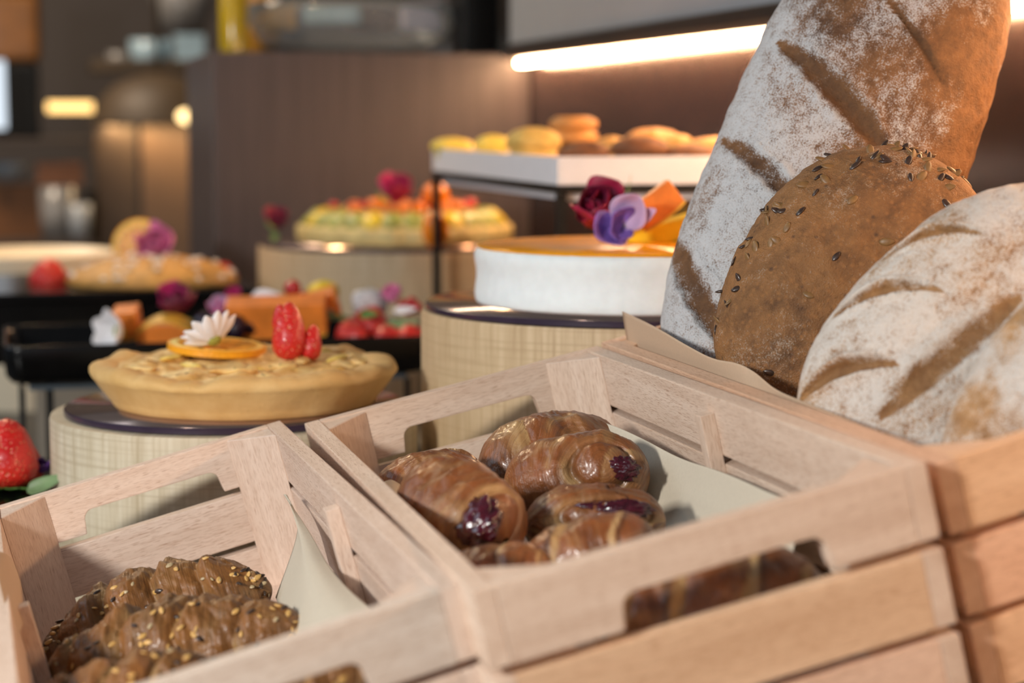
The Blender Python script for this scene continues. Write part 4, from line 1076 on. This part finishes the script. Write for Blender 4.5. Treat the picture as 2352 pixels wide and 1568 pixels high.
sp = thing('black_speaker', 'black upright box at the right end of the cabinet top', 'speaker', (p.x, 3.12, PT))
link('housing', box_me(.062, .09, .16, .004, 2, (0, 0, .08)), BLACKM, sp)
link('front_grille', box_me(.050, .003, .14, .001, 1, (0, -.046, .08)), BLACK, sp)

# far counter and wall units
YB = 5.2
def far_box(name, label, cat, x0, y0, x1, y1, Y, dp, m, group=None, structk=None):
    a, b = atY(x0, y0, Y), atY(x1, y1, Y)
    o = link(name, box_me(abs(b.x-a.x), dp, abs(a.z-b.z), .003), m, None, Matrix.Translation(((a.x+b.x)/2, Y+dp/2, (a.z+b.z)/2)))
    return setp(o, label, cat, group)
za = atY(300, 640, YB).z
fcn = far_box('far_counter', 'low brown counter at the far left wall', 'counter', -60, 640, 640, 1400, YB-.25, .9, CABD)
wu = thing('wall_cabinet', 'brown wall cabinet with lit underside at the far left', 'cabinet', atY(350, 620, YB))
a0 = atY(350, 620, YB)
for (x0, x1, m, nm) in ((212, 318, CABD, 'narrow_door'), (322, 640, CABB, 'wide_door')):
    q0, q1 = atY(x0, 262, YB), atY(x1, 640, YB)
    link(nm, box_me(q1.x-q0.x, .03, q0.z-q1.z, .003, 2), m, wu, Matrix.Translation((Vector(((q0.x+q1.x)/2, YB, (q0.z+q1.z)/2))-a0)))
q0, q1 = atY(212, 150, YB-.12), atY(640, 262, YB-.12)
link('top_shelf', box_me(q1.x-q0.x, .25, .03, .003), BRASS, wu, Matrix.Translation((Vector(((q0.x+q1.x)/2, YB, q0.z))-a0)))
q2 = atY(400, 262, YB-.09)
area('cabinet_light', (q2.x, YB-.09, q2.z-.03), (q2.x+.02, YB-.03, q2.z-.6), .36, .04, 1.5, (1.0, .66, .32))
# dome lamp
dl = atY(365, 280, YB-.35)
t = thing('dome_lamp', 'dark bronze dome shaped lamp hood with glowing rim, far left', 'lamp', dl)
rr = 150*(YB-.35)/F
link('hood', lathe([(rr, 0), (rr*.97, .02), (rr*.84, .06), (rr*.60, .095), (rr*.30, .112), (.012, .118)], 64, None, False, True), BRASS, t)
link('hood_rim', lathe([(rr*.97, -.004), (rr*1.01, -.004), (rr*1.01, .004), (rr*.97, .004)], 64), BRASS, t)
link('hanging_rod', tube([(0, 0, .115), (0, 0, .9)], .007), BRASS, t)
link('bulb', blob(.021, .021, .016, 0, 1, 1, 3), LEDS, t, Matrix.Translation(atY(427, 268, YB-.50)-dl))
link('light_bar', box_me(.10, .012, .012, .004), LEDA, t, Matrix.Translation(atY(442, 266, YB-.46)-dl))
link('shade_disc', lathe([(.02, .006), (rr*.94, .006), (rr*.94, .010), (.02, .010)], 48), CABD, t)
o = far_box('shelf_light', 'glowing amber light bar above the far left shelf', 'light', 108, 234, 214, 258, YB, .02, LEDA)
o = far_box('light_panel', 'bright bluish white upright light panel at the left edge', 'light', -60, 138, 15, 296, 4.7, .03, LEDW)
dp_ = thing('juice_dispenser', 'orange juice dispenser on a black base, upper left corner', 'dispenser', atY(40, 320, YB-.1))
d0 = atY(40, 320, YB-.1); w_ = 100*(YB-.1)/F
link('black_base', box_me(w_*1.0, .12, .19, .01, 2, (0, 0, .095)), BLACKM, dp_)
link('juice_tank', box_me(w_*1.1, .13, .17, .02, 3, (0, 0, .19+.085)), ORANGEJ, dp_)
link('tank_lid', box_me(w_*1.15, .135, .02, .006, 2, (0, 0, .37)), plain('amber_lid', (.42, .20, .02), .4, .1), dp_)
# shelf under it
far_box('wall_shelf', 'dark shelf under the juice dispenser at the far left', 'shelf', -60, 318, 205, 332, YB-.2, .3, CABD)
far_box('lower_shelf', 'dark lower shelf of jars at the far left', 'shelf', -60, 552, 210, 566, YB-.2, .3, CABD)
far_box('glass_jug', 'pale blue glass jug on the brass shelf, right one', 'jug', 402, 78, 472, 150, YB-.12, .10, GLASSB, 'glassware on the brass shelf')
rn = atY(345, 150, YB-.05)
def vessel(name, label, cat, px, py0, py1, w, Y, m, group, taper=.8):
    a, b = atY(px, py1, Y), atY(px, py0, Y); h = b.z-a.z; r = w*Y/F/2
    t = link(name, lathe([(r*taper, 0), (r*(taper+1)/2, h*.4), (r, h), (r*.92, h), (r*(taper+1)/2*.9, h*.4), (.002, .006)], 40), m, None, Matrix.Translation((a.x, Y, a.z)))
    return setp(t, label, cat, group)
vessel('glass_cup', 'pale blue cup on the brass shelf left of the jug', 'cup', 345, 92, 150, 92, YB-.05, GLASSB, 'glassware on the brass shelf')
vessel('glass_vase', 'smoky glass vase above the pale blue cups', 'vase', 420, -40, 78, 150, YB+.15, GLASSG, 'glassware on the brass shelf', .6)
vessel('grey_cup', 'small dull grey cup left of the pale blue one', 'cup', 272, 120, 158, 50, YB-.05, GLASSG, 'glassware on the brass shelf')
vessel('grey_bowl', 'light grey bowl at the left edge above the orange boxes', 'bowl', 22, 372, 412, 90, YB-.1, plain('light_grey_ceramic', (.28, .29, .30), .5, .05), 'things on the far left shelves', .6)
far_box('terracotta_box', 'terracotta coloured box left of the dark doors', 'box', 84, 376, 190, 424, YB-.15, .10, TERRA, 'things on the far left shelves')
far_box('orange_box', 'dull orange box low at the left edge', 'box', -30, 424, 96, 546, YB-.1, .1, plain('rust_card', (.20, .075, .02), .6, .2), 'things on the far left shelves')
vessel('smoky_jar', 'smoky glass jar under the terracotta box', 'jar', 135, 428, 552, 82, YB-.15, GLASSG, 'things on the far left shelves', .9)
vessel('steel_cup', 'shiny grey cup right of the smoky jar', 'cup', 184, 468, 552, 54, YB-.17, plain('grey_steel', (.33, .35, .37), .25, .1), 'things on the far left shelves', .8)
far_box('dark_case', 'black case behind the shiny grey cup', 'case', 196, 440, 224, 552, YB-.05, .08, BLACKM, 'things on the far left shelves')
# white round serving dish
wd = atY(55, 602, 2.95)
t = thing('serving_dish', 'warm white oval serving dish lit from above at the left edge', 'dish', (wd.x, 3.0, CT))
rr = 215*3.0/F; hh = atY(55, 578, 3.0).z-CT
link('dish_body', sharp(lathe([(rr*.6, 0), (rr*.62, hh-.08), (rr*.9, hh-.05), (rr, hh-.006), (rr, hh), (rr*.96, hh-.002), (rr*.9, hh-.012), (.003, hh-.02)], 96), 40), CREAMP, t)
